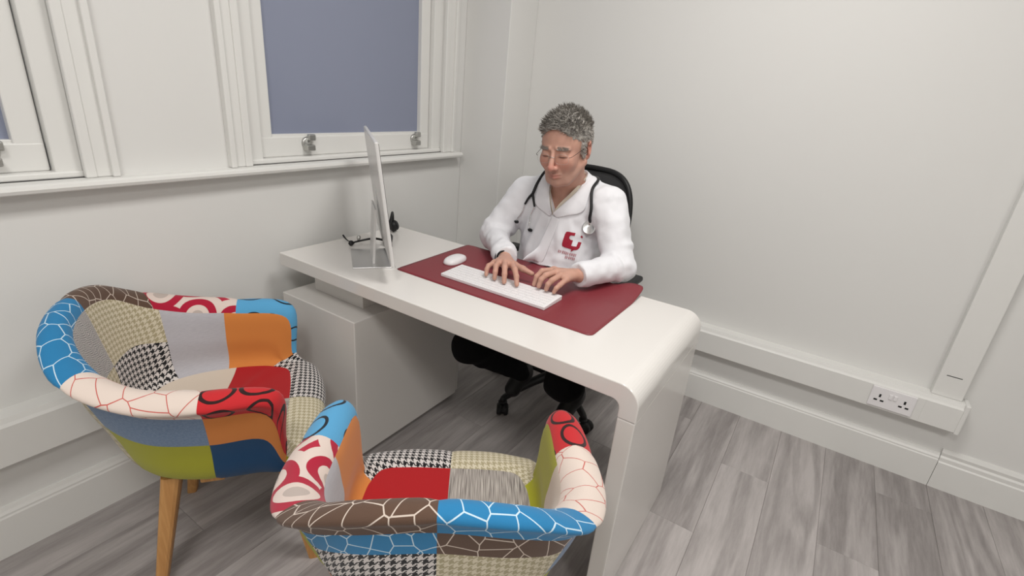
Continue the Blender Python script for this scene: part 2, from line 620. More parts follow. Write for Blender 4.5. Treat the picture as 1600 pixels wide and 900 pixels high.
# skirting boards
SK = [(0, 0), (0.02, 0), (0.02, 0.128), (0.017, 0.133), (0.017, 0.139), (0.012, 0.147), (0.008, 0.158), (0, 0.158)]
o = link('baseboard_left', mesh_bm(extrude_profile([(XA + a, z) for a, z in SK], YF, 1.14, 'y')), M['trim'])
struct(o, 'white skirting board under the windows', 'skirting')
o = link('baseboard_back', mesh_bm(extrude_profile([(YB - a, z) for a, z in SK], 0.18, 2.292, 'x')), M['trim'])
struct(o, 'white skirting board below the socket trunking', 'skirting')
SK2 = [(0, 0), (0.02, 0), (0.02, 0.12), (0.016, 0.126), (0.016, 0.142), (0.011, 0.150), (0.013, 0.164), (0.006, 0.180), (0, 0.180)]
o = link('baseboard_end', mesh_bm(extrude_profile([(YB - a, z) for a, z in SK2], 2.294, XR, 'x')), M['trim'])
struct(o, 'moulded white skirting board past the trunking end', 'skirting')

# trunking
def trunk_prof(d, z0, z1):
    return [(0, z0), (d - 0.004, z0), (d, z0 + 0.004), (d, z1 - 0.022), (d - 0.006, z1 - 0.014), (d - 0.012, z1), (0, z1)]
o = link('trim_2', mesh_bm(extrude_profile([(XA + a, z) for a, z in trunk_prof(0.066, 0.315, 0.455)], YF, 1.14, 'y')), M['trunk'])
struct(o, 'white box trunking low on the window wall', 'trunking')
tr = link('trim_3', mesh_bm(extrude_profile([(YB - a, z) for a, z in trunk_prof(0.066, 0.285, 0.41)], 0.18, 2.29, 'x')), M['trunk'])
struct(tr, 'white box trunking with a double socket on the back wall', 'trunking')
box('end_cap', 2.284, 2.300, YB - 0.070, YB, 0.282, 0.413, M['trunk'], tr, 0.004)
box('cover_joint', 2.1685, 2.1695, YB - 0.0668, YB - 0.06, 0.287, 0.390, M['trunk'], tr)
o = box('trim_4', 2.178, 2.275, YB - 0.036, YB, 0.41, CEIL, M['trunk'], bev=0.003)
struct(o, 'white vertical trunking rising from the end of the low trunking', 'trunking')
tag(box('pencil_mark', 2.20, 2.248, YB - 0.0364, YB - 0.035, 0.4985, 0.5015, M['dark_hole'], o), 'dark drawn line')
# double socket
YS = YB - 0.066
sock = empty('wall_socket', (2.07, YS, 0.335), 'white double wall socket set in the low trunking', 'socket')
box('plate', 1.993, 2.143, YS - 0.006, YS + 0.001, 0.296, 0.386, M['white_plastic'], sock, 0.003)
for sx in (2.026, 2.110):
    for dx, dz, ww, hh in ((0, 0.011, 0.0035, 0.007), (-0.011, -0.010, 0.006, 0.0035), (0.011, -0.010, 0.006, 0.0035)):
        box('pin_hole_shade', sx + dx - ww, sx + dx + ww, YS - 0.0066, YS - 0.004, 0.338 + dz - hh, 0.338 + dz + hh, M['dark_hole'], sock)  # solid black box in place of a recess, its shade put into the colour
for sx in (2.060, 2.076):
    box('switch', sx - 0.006, sx + 0.006, YS - 0.010, YS - 0.005, 0.345, 0.367, M['white_plastic'], sock, 0.002)

# ceiling light panels, the room's lamps
for lx, ly in LAMPS:
    side = 'desk' if ly > 0 else ('visitor chairs' if lx < 2 else 'open floor beside the desk')
    L = empty('ceiling_light', (lx, ly, CEIL), 'square white ceiling light panel over the ' + side, 'light', 'ceiling light panels')
    bm = bmesh.new()
    for a in (-1, 1):
        bx(bm, lx + a * 0.29 - 0.01, lx + a * 0.29 + 0.01, ly - 0.3, ly + 0.3, CEIL - 0.02, CEIL)
        bx(bm, lx - 0.28, lx + 0.28, ly + a * 0.29 - 0.01, ly + a * 0.29 + 0.01, CEIL - 0.02, CEIL)
    link('light_frame', mesh_bm(bm), M['trim'], L)
    box('diffuser', lx - 0.28, lx + 0.28, ly - 0.28, ly + 0.28, CEIL - 0.016, CEIL - 0.008, M['diffuser'], L)

# ------------------------------------------------------------------ desk
DL, DW, DZ = 1.4, 0.6, 0.75
desk = empty('desk', (0.7, 0.3, 0), 'glossy white desk with a waterfall end panel and cabinet pedestal', 'desk')


def arc(cx, cz, r, a0, a1, n=10):
    return [(cx + r * math.cos(R(a0 + (a1 - a0) * k / n)), cz + r * math.sin(R(a0 + (a1 - a0) * k / n))) for k in range(n + 1)]


ro, ri, th = 0.055, 0.022, 0.048
prof = [(0.0, DZ - th), (0.0, DZ)] + arc(DL - ro, DZ - ro, ro, 90, 0, 12) + [(DL, 0.655), (DL - th, 0.655)] + arc(DL - th - ri, DZ - th - ri, ri, 0, 90, 6)
o = link('desktop', mesh_bm(extrude_profile(prof, 0, DW, 'y')), M['desk'], desk)
bevel_mod(o, 0.0035, 3, 40)
box('side_panel', DL - th + 0.0005, DL - 0.0005, 0.0005, DW - 0.0005, 0.0, 0.654, M['desk'], desk, 0.003, 2)
box('spacer', 0.06, 0.33, 0.10, 0.52, 0.592, 0.703, M['desk'], desk, 0.002)
ped = box('pedestal', 0.0, 0.40, 0.0, 0.585, 0.022, 0.593, M['desk'], desk, 0.003)
box('plinth', 0.04, 0.355, 0.04, 0.56, 0.0, 0.024, M['desk'], ped)
for k in range(3):
    z0 = 0.03 + k * 0.187
    d = box('drawer', 0.004, 0.396, 0.586, 0.602, z0, z0 + 0.184, M['desk'], ped, 0.002)

# leather desk mat with one curled corner
nxm, nym = 60, 36
xm0, xm1, ym0, ym1 = 0.412, 1.186, 0.178, 0.612
V, Fc = [], []
for j in range(nym + 1):
    for i in range(nxm + 1):
        u, v_ = i / nxm, j / nym
        x = xm0 + (xm1 - xm0) * u + 0.006 * (1 - u) * (0.5 - v_) * 2
        y = ym0 + (ym1 - ym0) * v_
        rr = 0.02
        dx = max(0, xm0 + rr - x, x - xm1 + rr)
        dy = max(0, ym0 + rr - y, y - ym1 + rr)
        if dx > 0 and dy > 0:
            d = math.hypot(dx, dy)
            mx = max(dx, dy)
            k = mx / d
            x += (-1 if x > 0.8 else 1) * dx * (1 - k)
            y += (-1 if y > 0.4 else 1) * dy * (1 - k)
        c = max(0.0, (u - 0.72) / 0.28) * max(0.0, (v_ - 0.72) / 0.28)
        z = DZ + 0.0005 + 0.030 * c ** 1.5 + 0.011 * max(0, (u - 0.62) / 0.38) * max(0, (v_ - 0.85) / 0.15) ** 2 * (0.5 + 0.5 * math.sin(u * 42))
        V.append((x, y, z))
for j in range(nym):
    for i in range(nxm):
        a = j * (nxm + 1) + i
        Fc.append((a, a + 1, a + nxm + 2, a + nxm + 1))
mat_o = link('desk_mat', mesh_pd(V, Fc), M['maroon'], origin=(0.8, 0.395, DZ))
tag(mat_o, 'maroon leather desk mat with a curled corner lying on the white desk', 'desk mat')
md = mat_o.modifiers.new('solid', 'SOLIDIFY')
md.thickness = 0.0022
md.offset = 1
ZM = DZ + 0.003

# keyboard
kb = empty('keyboard', (0.787, 0.295, ZM), 'slim white computer keyboard on the maroon desk mat', 'keyboard')
kw, kd = 0.42, 0.118
prof = [(0.295 - kd / 2, ZM), (0.295 - kd / 2, ZM + 0.011), (0.295 + kd / 2, ZM + 0.016), (0.295 + kd / 2, ZM)]
o = link('keyboard_body', mesh_bm(extrude_profile(prof, 0.787 - kw / 2, 0.787 + kw / 2, 'x')), M['white_plastic'], kb)
bevel_mod(o, 0.002, 2)
km = {}
rows = [[1] * 15, [1] * 13 + [1.9], [1.5] + [1] * 12 + [1.4], [1.8] + [1] * 11 + [2.1], [2.3] + [1] * 10 + [2.6], [1.25] * 3 + [6.2] + [1.25] * 2 + [1] * 2]
for ri_, row in enumerate(rows):
    tot = sum(row)
    unit = (kw - 0.016) / tot
    x = 0.787 + kw / 2 - 0.008
    yk = 0.295 - kd / 2 + 0.010 + ri_ * (kd - 0.010) / 6 + 0.004
    for wk in row:
        wd = unit * wk - 0.0014
        key = round(wd, 4)
        if key not in km:
            b2 = bmesh.new()
            bx(b2, -wd / 2, wd / 2, -0.0078, 0.0078, 0, 0.0018, 0.0007, 1)
            km[key] = mesh_bm(b2)
            km[key].materials.append(M['white_plastic'])
        o = bpy.data.objects.new('key', km[key])
        C.objects.link(o)
        o.parent = kb
        o.location = Vector((x - unit * wk / 2, yk, ZM + 0.0108 + 0.005 * (yk - 0.236) / kd)) - kb.location
        o.rotation_euler = (math.atan2(0.005, kd), 0, 0)
        x -= unit * wk

# mouse
V, Fc = [], []
mn, mm = 28, 8
for j in range(mm + 1):
    f = j / mm
    for k in range(mn):
        a = 2 * math.pi * k / mn
        ca, sa = math.cos(a), math.sin(a)
        ex = 2.5
        rx_ = 0.031 * abs(ca) ** (2 / ex) * (1 if ca > 0 else -1)
        ry_ = 0.057 * abs(sa) ** (2 / ex) * (1 if sa > 0 else -1)
        s = [1.0, 1.02, 1.0, 0.93, 0.8, 0.62, 0.42, 0.2, 0.001][j]
        h = [0.0, 0.004, 0.009, 0.0145, 0.0185, 0.021, 0.0225, 0.0232, 0.0235][j]
        V.append((rx_ * s, ry_ * s, h))
for j in range(mm):
    for k in range(mn):
        l = (k + 1) % mn
        Fc.append((j * mn + k, j * mn + l, (j + 1) * mn + l, (j + 1) * mn + k))
Fc.append(tuple(range(mn))[::-1])
me = mesh_pd(V, Fc)
me.transform(Matrix.Rotation(R(6), 4, 'Z'))
me.transform(Matrix.Translation((0.512, 0.395, ZM)))
mouse = link('computer_mouse', me, M['white_plastic'], origin=(0.512, 0.395, ZM))
tag(mouse, 'smooth white computer mouse on the maroon desk mat', 'mouse')

# computer monitor, seen nearly edge-on
mon = empty('computer_monitor', (0.29, 0.20, DZ), 'thin silver computer monitor on an angled stand, back towards the visitor chairs', 'monitor')
E_ = Vector((0.786, -0.618, 0))          # along the screen
Nn = Vector((0.618, 0.786, 0))           # way the screen faces
Mm = Matrix((E_.to_4d(), Nn.to_4d(), (0, 0, 1, 0), (0, 0, 0, 1))).transposed()
Mm[3][3] = 1
for r_ in range(3):
    Mm[r_][3] = 0
Mm = Matrix(((E_.x, Nn.x, 0, 0.29), (E_.y, Nn.y, 0, 0.20), (0, 0, 1, DZ), (0, 0, 0, 1)))


def mon_part(name, bm, mat, parent, tilt=False, smooth=False):
    me = mesh_bm(bm, smooth)
    if tilt:
        me.transform(Matrix.Translation((0, 0.010, 0.30)) @ Matrix.Rotation(R(7), 4, 'X') @ Matrix.Translation((0, 0, -0.30)))
    me.transform(Mm)
    return link(name, me, mat, parent)


bm = bmesh.new()
bx(bm, -0.12, 0.10, -0.085, 0.062, 0.0, 0.005, 0.002, 2)
mon_part('stand_foot', bm, M['silver'], mon)
bm = extrude_profile([(-0.014, 0.004), (-0.006, 0.004), (0.002, 0.20), (-0.005, 0.205)], -0.09, 0.06, 'x')
mon_part('stand_neck', bm, M['mon_back'], mon)
bm = bmesh.new()
bx(bm, -0.272, 0.272, -0.010, 0.002, 0.062, 0.455, 0.004, 3)
dsp = mon_part('display_housing', bm, M['mon_back'], mon, True)
bm = bmesh.new()
bx(bm, -0.266, 0.266, 0.0018, 0.0032, 0.130, 0.449, 0.0005, 1)
mon_part('screen', bm, M['screen'], dsp, True)
bm = bmesh.new()
z0 = 0.235
vs = [bm.verts.new(p) for p in ((-0.028, -0.0106, z0), (0, -0.0106, z0 - 0.034), (0.028, -0.0106, z0), (0, -0.0106, z0 + 0.034))]
bm.faces.new(vs)
r_ = bmesh.ops.extrude_face_region(bm, geom=bm.faces[:])
for g in r_['geom']:
    if isinstance(g, bmesh.types.BMVert):
        g.co.y += 0.002
tag(mon_part('logo', bm, M['mon_logo'], dsp, True), 'grey diamond-shaped logo')

# headset lying behind the monitor
hs = empty('headset', (0.08, 0.42, DZ), 'black wired headset lying on the desk behind the monitor', 'headset')
band = [(0.058, 0.515, 0.775), (0.072, 0.50, 0.83), (0.11, 0.46, 0.855), (0.15, 0.415, 0.85), (0.178, 0.375, 0.82), (0.187, 0.352, 0.778)]
tube_obj('headband', band, [0.006, 0.0055, 0.005, 0.005, 0.0055, 0.006], M['black'], hs, 6, 8)
for c, a in (((0.060, 0.512, 0.777), (0.3, 0.9, 0.2)), ((0.187, 0.354, 0.777), (0.6, 0.8, -0.2))):
    o = lathe_obj('ear_cup', [(0.0, -0.011), (0.02, -0.011), (0.026, -0.006), (0.026, 0.006), (0.02, 0.012), (0.0, 0.012)], c, M['black'], hs, a, 20)
    lathe_obj('ear_cushion', [(0.0, 0.010), (0.018, 0.010), (0.023, 0.015), (0.018, 0.021), (0.0, 0.019)], c, M['mesh_fab'], o, a, 20)
tube_obj('microphone_boom', [(0.187, 0.345, 0.772), (0.172, 0.30, 0.785), (0.145, 0.262, 0.778), (0.113, 0.243, 0.765)], [0.0045, 0.0045, 0.004, 0.0035], M['black'], hs, 6, 8)
tube_obj('microphone', [(0.118, 0.246, 0.766), (0.113, 0.243, 0.7645), (0.106, 0.237, 0.7625), (0.101, 0.234, 0.7615)], [0.004, 0.0095, 0.0105, 0.003], M['black'], hs, 5, 10)
tube_obj('cable', [(0.118, 0.248, 0.764), (0.085, 0.262, 0.757), (0.05, 0.272, 0.7545), (0.02, 0.282, 0.758), (0.005, 0.286, 0.764)], [0.002, 0.002, 0.002, 0.0035, 0.0035], M['black'], hs, 6, 8)
tube_obj('cable_clip', [(0.128, 0.262, 0.775), (0.126, 0.264, 0.785), (0.124, 0.266, 0.792)], [0.006, 0.008, 0.006], M['latch'], hs, 4, 10)

# ------------------------------------------------------------------ patchwork tub chairs
SUB_S, SUB_T = 8, 6
P0, P9 = (0, -0.01, 0.432), (0, 0.0, 0.350)
ST = [
    [(0, .19, .452), (0, .235, .450), (0, .265, .442), (0, .285, .426), (0, .291, .404), (0, .286, .384), (0, .276, .369), (0, .24, .355)],
    [(.10, .188, .453), (.105, .233, .451), (.11, .263, .443), (.112, .282, .427), (.113, .288, .404), (.112, .283, .384), (.11, .273, .369), (.10, .236, .355)],
    [(.168, .175, .455), (.188, .215, .453), (.202, .242, .445), (.211, .258, .429), (.216, .263, .405), (.213, .258, .385), (.207, .25, .370), (.185, .22, .355)],
    [(.190, .13, .458), (.212, .165, .466), (.224, .19, .476), (.234, .202, .478), (.241, .202, .458), (.240, .197, .425), (.234, .19, .392), (.205, .165, .357)],
    [(.196, .09, .460), (.220, .135, .540), (.232, .178, .612), (.264, .196, .640), (.296, .182, .622), (.278, .165, .585), (.252, .145, .480), (.206, .115, .357)],
    [(.197, .02, .460), (.218, .025, .555), (.232, .03, .638), (.276, .032, .668), (.318, .03, .640), (.284, .03, .598), (.250, .028, .480), (.203, .02, .355)],
    [(.186, -.075, .458), (.208, -.085, .560), (.226, -.092, .650), (.270, -.10, .684), (.312, -.112, .660), (.276, -.108, .620), (.234, -.10, .490), (.180, -.075, .355)],
    [(.152, -.150, .456), (.172, -.172, .580), (.186, -.186, .690), (.220, -.214, .726), (.256, -.240, .712), (.230, -.222, .672), (.188, -.19, .520), (.140, -.135, .355)],
    [(.094, -.182, .456), (.106, -.214, .605), (.114, -.246, .752), (.128, -.272, .786), (.142, -.300, .775), (.134, -.284, .732), (.112, -.242, .545), (.090, -.162, .355)],
    [(0, -.190, .456), (0, -.226, .605), (0, -.260, .772), (0, -.284, .807), (0, -.312, .795), (0, -.292, .750), (0, -.250, .550), (0, -.170, .355)],
]
full = [[P0] + s + [P9] for s in ST]                                        # right half, station 0..9
left = [[(-x, y, z) for x, y, z in s] for s in full]
loop = full + [left[i] for i in range(8, 0, -1)]                            # 18 stations, closed
NS = len(loop)
cols = []
arr = np.array(loop)                                                        # (18,10,3)
rowsC = np.array([catmull(arr[:, k, :], SUB_S, True) for k in range(arr.shape[1])])   # (10, 144, 3)
grid = np.array([catmull(rowsC[:, c, :], SUB_T) for c in range(rowsC.shape[1])])      # (144, 55, 3)
NCOL, NROW = grid.shape[:2]
# arc lengths for UVs
vlen = np.concatenate([np.zeros((NCOL, 1)), np.cumsum(np.linalg.norm(np.diff(grid, axis=1), axis=2), axis=1)], axis=1)
rim = grid[:, 3 * SUB_T, :]
ulen = np.concatenate([[0], np.cumsum(np.linalg.norm(np.roll(rim, -1, 0) - rim, axis=1))])


def side_station(c):
    """column -> (side, station 0..9)"""
    s = (c + 0.5) / SUB_S
    return ('R', s) if s <= 9 else ('L', 18 - s)


def patch_of(c, r):
    sd, s = side_station(c)
    t = (r + 0.5) / SUB_T
    Rr = sd == 'R'
    if t < 1:
        if s < 5:
            return ('seat_panel', 'f' + sd, 'lines' if Rr else 'red')
        return ('seat_panel', 'b' + sd, 'lilac' if Rr else 'cream')
    if s < 3:
        if t < 6:
            return ('front_panel', sd, 'hound_beige' if Rr else 'hound_bw')
        return ('underside_panel', 'f' + sd, 'lime' if Rr else 'denim')
    if t < 3:
        if s < 5.25:
            return ('inner_arm_panel', 'f' + sd, 'lime' if Rr else 'orange')
        if s < 6.75:
            return ('inner_arm_panel', 'b' + sd, 'cream' if Rr else 'lilac')
        if t < 2:
            return ('inner_back_panel', 'l' + sd, 'hound_beige' if Rr else 'hound_bw')
        return ('inner_back_panel', 'u' + sd, 'maze' if Rr else 'hound_beige')
    if t < 6:
        if s < 5.0:
            return ('arm_rim_panel', 't' + sd, 'ring_red' if Rr else 'ring_blue')
        if s < 6.875:
            return ('arm_rim_panel', 'm' + sd, 'crack_white' if Rr else 'ring_cream')
        return ('back_rim_panel', sd, 'crack_blue' if Rr else 'crack_brown')
    if t < 8.0:
        if s < 5:
            return ('outer_arm_panel', ('fu' if t < 6.84 else 'fl') + sd, (('orange' if t < 6.84 else 'navy') if Rr else ('crack_brown' if t < 6.84 else 'red')))
        if s < 7:
            return ('outer_arm_panel', ('bu' if t < 6.84 else 'bl') + sd, (('denim' if t < 6.84 else 'lime') if Rr else ('lime' if t < 6.84 else 'orange')))
        if t < 6.34:
            return ('outer_back_panel', 'u' + sd, 'crack_brown' if Rr else 'crack_blue')
        return ('outer_back_panel', 'l' + sd, 'hound_beige' if Rr else 'hound_bw')
    return ('underside_panel', 'b' + sd, 'navy')


pid = {}
cellp = {}
for c in range(NCOL):
    for r_ in range(NROW - 1):
        k = patch_of(c, r_)
        pid.setdefault(k, []).append((c, r_))
        cellp[(c, r_)] = k
# normals
du = np.roll(grid, -1, 0) - np.roll(grid, 1, 0)
dv = np.gradient(grid, axis=1)
nr = np.cross(du, dv)
nr /= np.linalg.norm(nr, axis=2)[:, :, None] + 1e-9
test = nr[int(5 * SUB_S), 4 * SUB_T]
if test[2] < 0:
    nr = -nr
nr[:, 0] = (0, 0, 1)
nr[:, -1] = (0, 0, -1)
# seam distance: how many cells from another patch (cushioned look)
seam = np.full((NCOL, NROW), 9)
for c in range(NCOL):
    for r_ in range(NROW):
        s_ = {cellp[(cc % NCOL, rr)] for cc in (c - 1, c) for rr in (r_ - 1, r_) if 0 <= rr < NROW - 1}
        if len(s_) > 1 and 0 < r_ < NROW - 1:
            seam[c, r_] = 0
near = np.minimum.reduce([np.roll(seam, 1, 0), np.roll(seam, -1, 0), np.pad(seam, ((0, 0), (1, 0)))[:, :-1] + 9 * (np.arange(NROW) == 0), np.pad(seam, ((0, 0), (0, 1)))[:, 1:] + 9 * (np.arange(NROW) == NROW - 1)])
off = np.where(seam == 0, -0.0022, np.where(near == 0, 0.0002, 0.0012))
G3 = grid + nr * off[:, :, None]
G3[:, 0] = G3[:, 0].mean(0)
G3[:, -1] = G3[:, -1].mean(0)


def make_chair(loc, ang, label):
    root = empty('patchwork_armchair', loc, label, 'chair', 'patchwork visitor armchairs')
    root.rotation_euler = (0, 0, ang)
    return root


def chair_parts(root):
    out = []
    for (nm, key, fab), cells in pid.items():
        idx, V, N3, Fc, UV = {}, [], [], [], []
        for c, r_ in cells:
            quad = [(c, r_), (c + 1, r_), (c + 1, r_ + 1), (c, r_ + 1)]
            face, uvs = [], []
            for (a, b_) in quad:
                k = (a % NCOL, b_)
                kk = k if 0 < b_ < NROW - 1 else ('pole', b_)
                if kk not in idx:
                    idx[kk] = len(V)
                    V.append(G3[k])
                    N3.append(nr[k])
                i = idx[kk]
                if i in face:
                    continue
                face.append(i)
                p = G3[k]
                if nm in ('seat_panel', 'underside_panel', 'front_panel'):
                    uvs.append((p[0], p[1] - p[2]))
                elif nm.startswith('outer_back') or nm.startswith('inner_back'):
                    uvs.append((p[0] * 1.0, vlen[k]))
                else:
                    uvs.append((ulen[a], vlen[k]))
            if len(face) > 2:
                Fc.append(face)
                UV.extend(uvs)
        me = bpy.data.meshes.new(nm)
        me.from_pydata([tuple(p) for p in V], [], Fc)
        ul = me.uv_layers.new(name='UVMap')
        for i, q in enumerate(UV):
            ul.data[i].uv = q
        me.polygons.foreach_set('use_smooth', [True] * len(me.polygons))
        me.update()
        me.normals_split_custom_set_from_vertices([tuple(n) for n in N3])
        me.materials.append(F[fab])
        o = bpy.data.objects.new(nm, me)
        C.objects.link(o)
        o.parent = root
        o['label'] = {'hound_bw': 'black and white houndstooth patch', 'hound_beige': 'beige houndstooth patch', 'crack_blue': 'blue patch with white crackle lines', 'crack_brown': 'brown patch with cream crackle lines', 'crack_white': 'off-white patch with red crackle lines', 'ring_blue': 'sky blue patch with black rings', 'ring_red': 'red patch with black rings', 'ring_cream': 'cream patch with crimson arcs', 'maze': 'black and white maze patch', 'lines': 'grey line weave patch', 'lilac': 'lilac grey linen patch', 'denim': 'blue denim patch', 'orange': 'orange felt patch', 'red': 'red felt patch', 'lime': 'lime green felt patch', 'navy': 'navy blue felt patch', 'cream': 'cream felt patch'}[fab]
        out.append(o)
    # wooden legs and the frame they screw into
    bm = bmesh.new()
    bx(bm, -0.17, 0.17, -0.03, 0.03, 0.318, 0.353, 0.004)
    bx(bm, -0.03, 0.03, -0.13, 0.17, 0.318, 0.353, 0.004)
    out.append(link('under_frame', mesh_bm(bm), M['beech']))
    out[-1].parent = root
    for sx in (-1, 1):
        for (ty, by) in ((0.180, 0.240), (-0.095, -0.160)):
            tx, bxx = sx * 0.145, sx * 0.185
            bm = bmesh.new()
            n = 12
            rings_ = []
            for f in np.linspace(0, 1, 7):
                cx_, cy_, z = tx + (bxx - tx) * f, ty + (by - ty) * f, 0.352 * (1 - f)
                hw = 0.032 + (0.019 - 0.032) * f
                hd = 0.025 + (0.015 - 0.025) * f
                ring_ = []
                for k in range(n):
                    a = 2 * math.pi * (k + 0.5) / n
                    ca, sa = math.cos(a), math.sin(a)
                    ring_.append(bm.verts.new((cx_ + hw * math.copysign(abs(ca) ** 0.5, ca), cy_ + hd * math.copysign(abs(sa) ** 0.5, sa), z)))
                rings_.append(ring_)
            for a_, b_ in zip(rings_, rings_[1:]):
                for k in range(n):
                    bm.faces.new((a_[k], a_[(k + 1) % n], b_[(k + 1) % n], b_[k]))
            bm.faces.new(rings_[0])
            bm.faces.new(rings_[-1][::-1])
            o = link('leg', mesh_bm(bm, False), M['beech'])
            o.parent = root
            out.append(o)
    return out


ch1 = make_chair((0.315, -0.43, 0), R(52 - 90), 'patchwork tub armchair standing against the window wall')
parts = chair_parts(ch1)
ch2 = make_chair((1.120, -0.362, 0), R(126 - 90), 'patchwork tub armchair facing the desk with its back turned')
for p in parts:
    q = p.copy()
    C.objects.link(q)
    q.parent = ch2
#@@PERSON
# ------------------------------------------------------------------ signed-distance modelling for the man
class Field:
    def __init__(self, xs, ys, zs):
        self.ax = [np.asarray(a, np.float32) for a in (xs, ys, zs)]
        self.f = np.full([len(a) for a in self.ax], 1.0, np.float32)

    def sub(self, lo, hi):
        sl = []
        for a, l, h in zip(self.ax, lo, hi):
            sl.append(slice(max(0, int(np.searchsorted(a, l)) - 1), min(len(a), int(np.searchsorted(a, h)) + 1)))
        sl = tuple(sl)
        if any(s.stop - s.start < 1 for s in sl):
            return None, None
        g = np.meshgrid(*[a[s] for a, s in zip(self.ax, sl)], indexing='ij')
        return sl, np.stack(g, -1)

    def put(self, sl, d, k, op):
        a = self.f[sl]
        d = d.astype(np.float32)
        if op == 'add':
            if k <= 0:
                self.f[sl] = np.minimum(a, d)
            else:
                h = np.clip(0.5 + 0.5 * (a - d) / k, 0, 1)
                self.f[sl] = a * (1 - h) + d * h - k * h * (1 - h)
        else:
            if k <= 0:
                self.f[sl] = np.maximum(a, -d)
            else:
                h = np.clip(0.5 - 0.5 * (a + d) / k, 0, 1)
                self.f[sl] = a * (1 - h) - d * h + k * h * (1 - h)

    def ell(self, c, r, k=0.01, op='add', M4=None, rot=None):
        """ellipsoid; M4 places head-local shapes in the world, rot turns the ellipsoid itself"""
        c = Vector(c)
        Q = Matrix.Identity(3)
        if rot is not None:
            Q = Euler(rot).to_matrix()
        sc = 1.0
        if M4 is not None:
            c = M4 @ c
            Q = M4.to_3x3().normalized() @ Q
            sc = M4.to_scale()[0]
        r = np.array(r, np.float32) * sc
        m_ = float(max(r)) + k + 0.012
        sl, p = self.sub([c[i] - m_ for i in range(3)], [c[i] + m_ for i in range(3)])
        if sl is None:
            return
        q = (p - np.array(c, np.float32)) @ np.array(Q, np.float32)
        k0 = np.linalg.norm(q / r, axis=-1)
        k1 = np.linalg.norm(q / (r * r), axis=-1) + 1e-9
        self.put(sl, k0 * (k0 - 1) / k1, k, op)

    def cap(self, a, b, ra, rb=None, k=0.01, op='add', M4=None, flat=False):
        rb = ra if rb is None else rb
        a, b = Vector(a), Vector(b)
        if M4 is not None:
            a, b = M4 @ a, M4 @ b
            s_ = M4.to_scale()[0]
            ra, rb = ra * s_, rb * s_
        m_ = max(ra, rb) + k + 0.012
        sl, p = self.sub([min(a[i], b[i]) - m_ for i in range(3)], [max(a[i], b[i]) + m_ for i in range(3)])
        if sl is None:
            return
        A, B = np.array(a, np.float32), np.array(b, np.float32)
        ab = B - A
        L2 = float(ab @ ab)
        t = np.clip(((p - A) @ ab) / L2, 0, 1)
        d = np.linalg.norm(p - A - t[..., None] * ab, axis=-1) - (ra + (rb - ra) * t)
        if flat:
            d = np.maximum(d, (p - B) @ (ab / math.sqrt(L2)))
        self.put(sl, d, k, op)

    def chain(self, pts, rad, k=0.008, M4=None):
        for (p, q, r0, r1) in zip(pts, pts[1:], rad, rad[1:]):
            self.cap(p, q, r0, r1, k, 'add', M4)

    def mesh(self):
        """naive surface nets on the rectilinear grid"""
        f = self.f
        s = f < 0
        nx_, ny_, nz_ = f.shape
        cnt = np.zeros((nx_ - 1, ny_ - 1, nz_ - 1), np.uint8)
        corners = [(i, j, k) for i in (0, 1) for j in (0, 1) for k in (0, 1)]
        for i, j, k in corners:
            cnt += s[i:nx_ - 1 + i, j:ny_ - 1 + j, k:nz_ - 1 + k]
        act = (cnt > 0) & (cnt < 8)
        I, J, K = np.nonzero(act)
        idx = np.full(act.shape, -1, np.int32)
        idx[I, J, K] = np.arange(len(I))
        acc = np.zeros((len(I), 3), np.float64)
        num = np.zeros(len(I))
        X = self.ax
        for ca in corners:
            for d in range(3):
                if ca[d]:
                    continue
                cb = list(ca)
                cb[d] = 1
                fa = f[I + ca[0], J + ca[1], K + ca[2]]
                fb = f[I + cb[0], J + cb[1], K + cb[2]]
                m_ = (fa < 0) != (fb < 0)
                t = np.where(m_, fa / np.where(m_, fa - fb, 1), 0)
                pa = np.stack([X[0][I + ca[0]], X[1][J + ca[1]], X[2][K + ca[2]]], -1)
                pb = np.stack([X[0][I + cb[0]], X[1][J + cb[1]], X[2][K + cb[2]]], -1)
                acc += np.where(m_[:, None], pa + (pb - pa) * t[:, None], 0)
                num += m_
        V = acc / num[:, None]
        Fq = []
        for d in range(3):
            e = [1, 2, 0][d], [2, 0, 1][d]
            lo = [slice(None)] * 3
            hi = [slice(None)] * 3
            lo[d] = slice(0, -1)
            hi[d] = slice(1, None)
            ch = s[tuple(lo)] != s[tuple(hi)]
            for x in e:
                cut = [slice(None)] * 3
                cut[x] = slice(1, -1)
                ch_ = ch
            a, b_, c_ = np.nonzero(ch)
            P = np.stack([a, b_, c_], -1)
            ok = np.ones(len(P), bool)
            for x in e:
                ok &= (P[:, x] > 0) & (P[:, x] < f.shape[x] - 1)
            P = P[ok]
            ins = s[P[:, 0], P[:, 1], P[:, 2]]
            u, v = np.eye(3, dtype=int)[e[0]], np.eye(3, dtype=int)[e[1]]
            q = [idx[tuple((P - o_).T)] for o_ in (u + v, v, 0 * u, u)]
            q = np.stack(q, -1)
            q = np.where(ins[:, None], q, q[:, ::-1])
            Fq.append(q)
        Fq = np.concatenate(Fq)
        Fq = Fq[(Fq >= 0).all(1)]
        return V, Fq


def np_mesh(V, Fq, smooth=True):
    me = bpy.data.meshes.new('m')
    me.vertices.add(len(V))
    me.vertices.foreach_set('co', np.asarray(V, np.float32).ravel())
    me.loops.add(Fq.size)
    me.loops.foreach_set('vertex_index', Fq.astype(np.int32).ravel())
    me.polygons.add(len(Fq))
    me.polygons.foreach_set('loop_start', np.arange(0, Fq.size, 4, dtype=np.int32))
    me.polygons.foreach_set('loop_total', np.full(len(Fq), 4, np.int32))
    if smooth:
        me.polygons.foreach_set('use_smooth', [True] * len(Fq))
    me.update(calc_edges=True)
    me.validate()
    return me


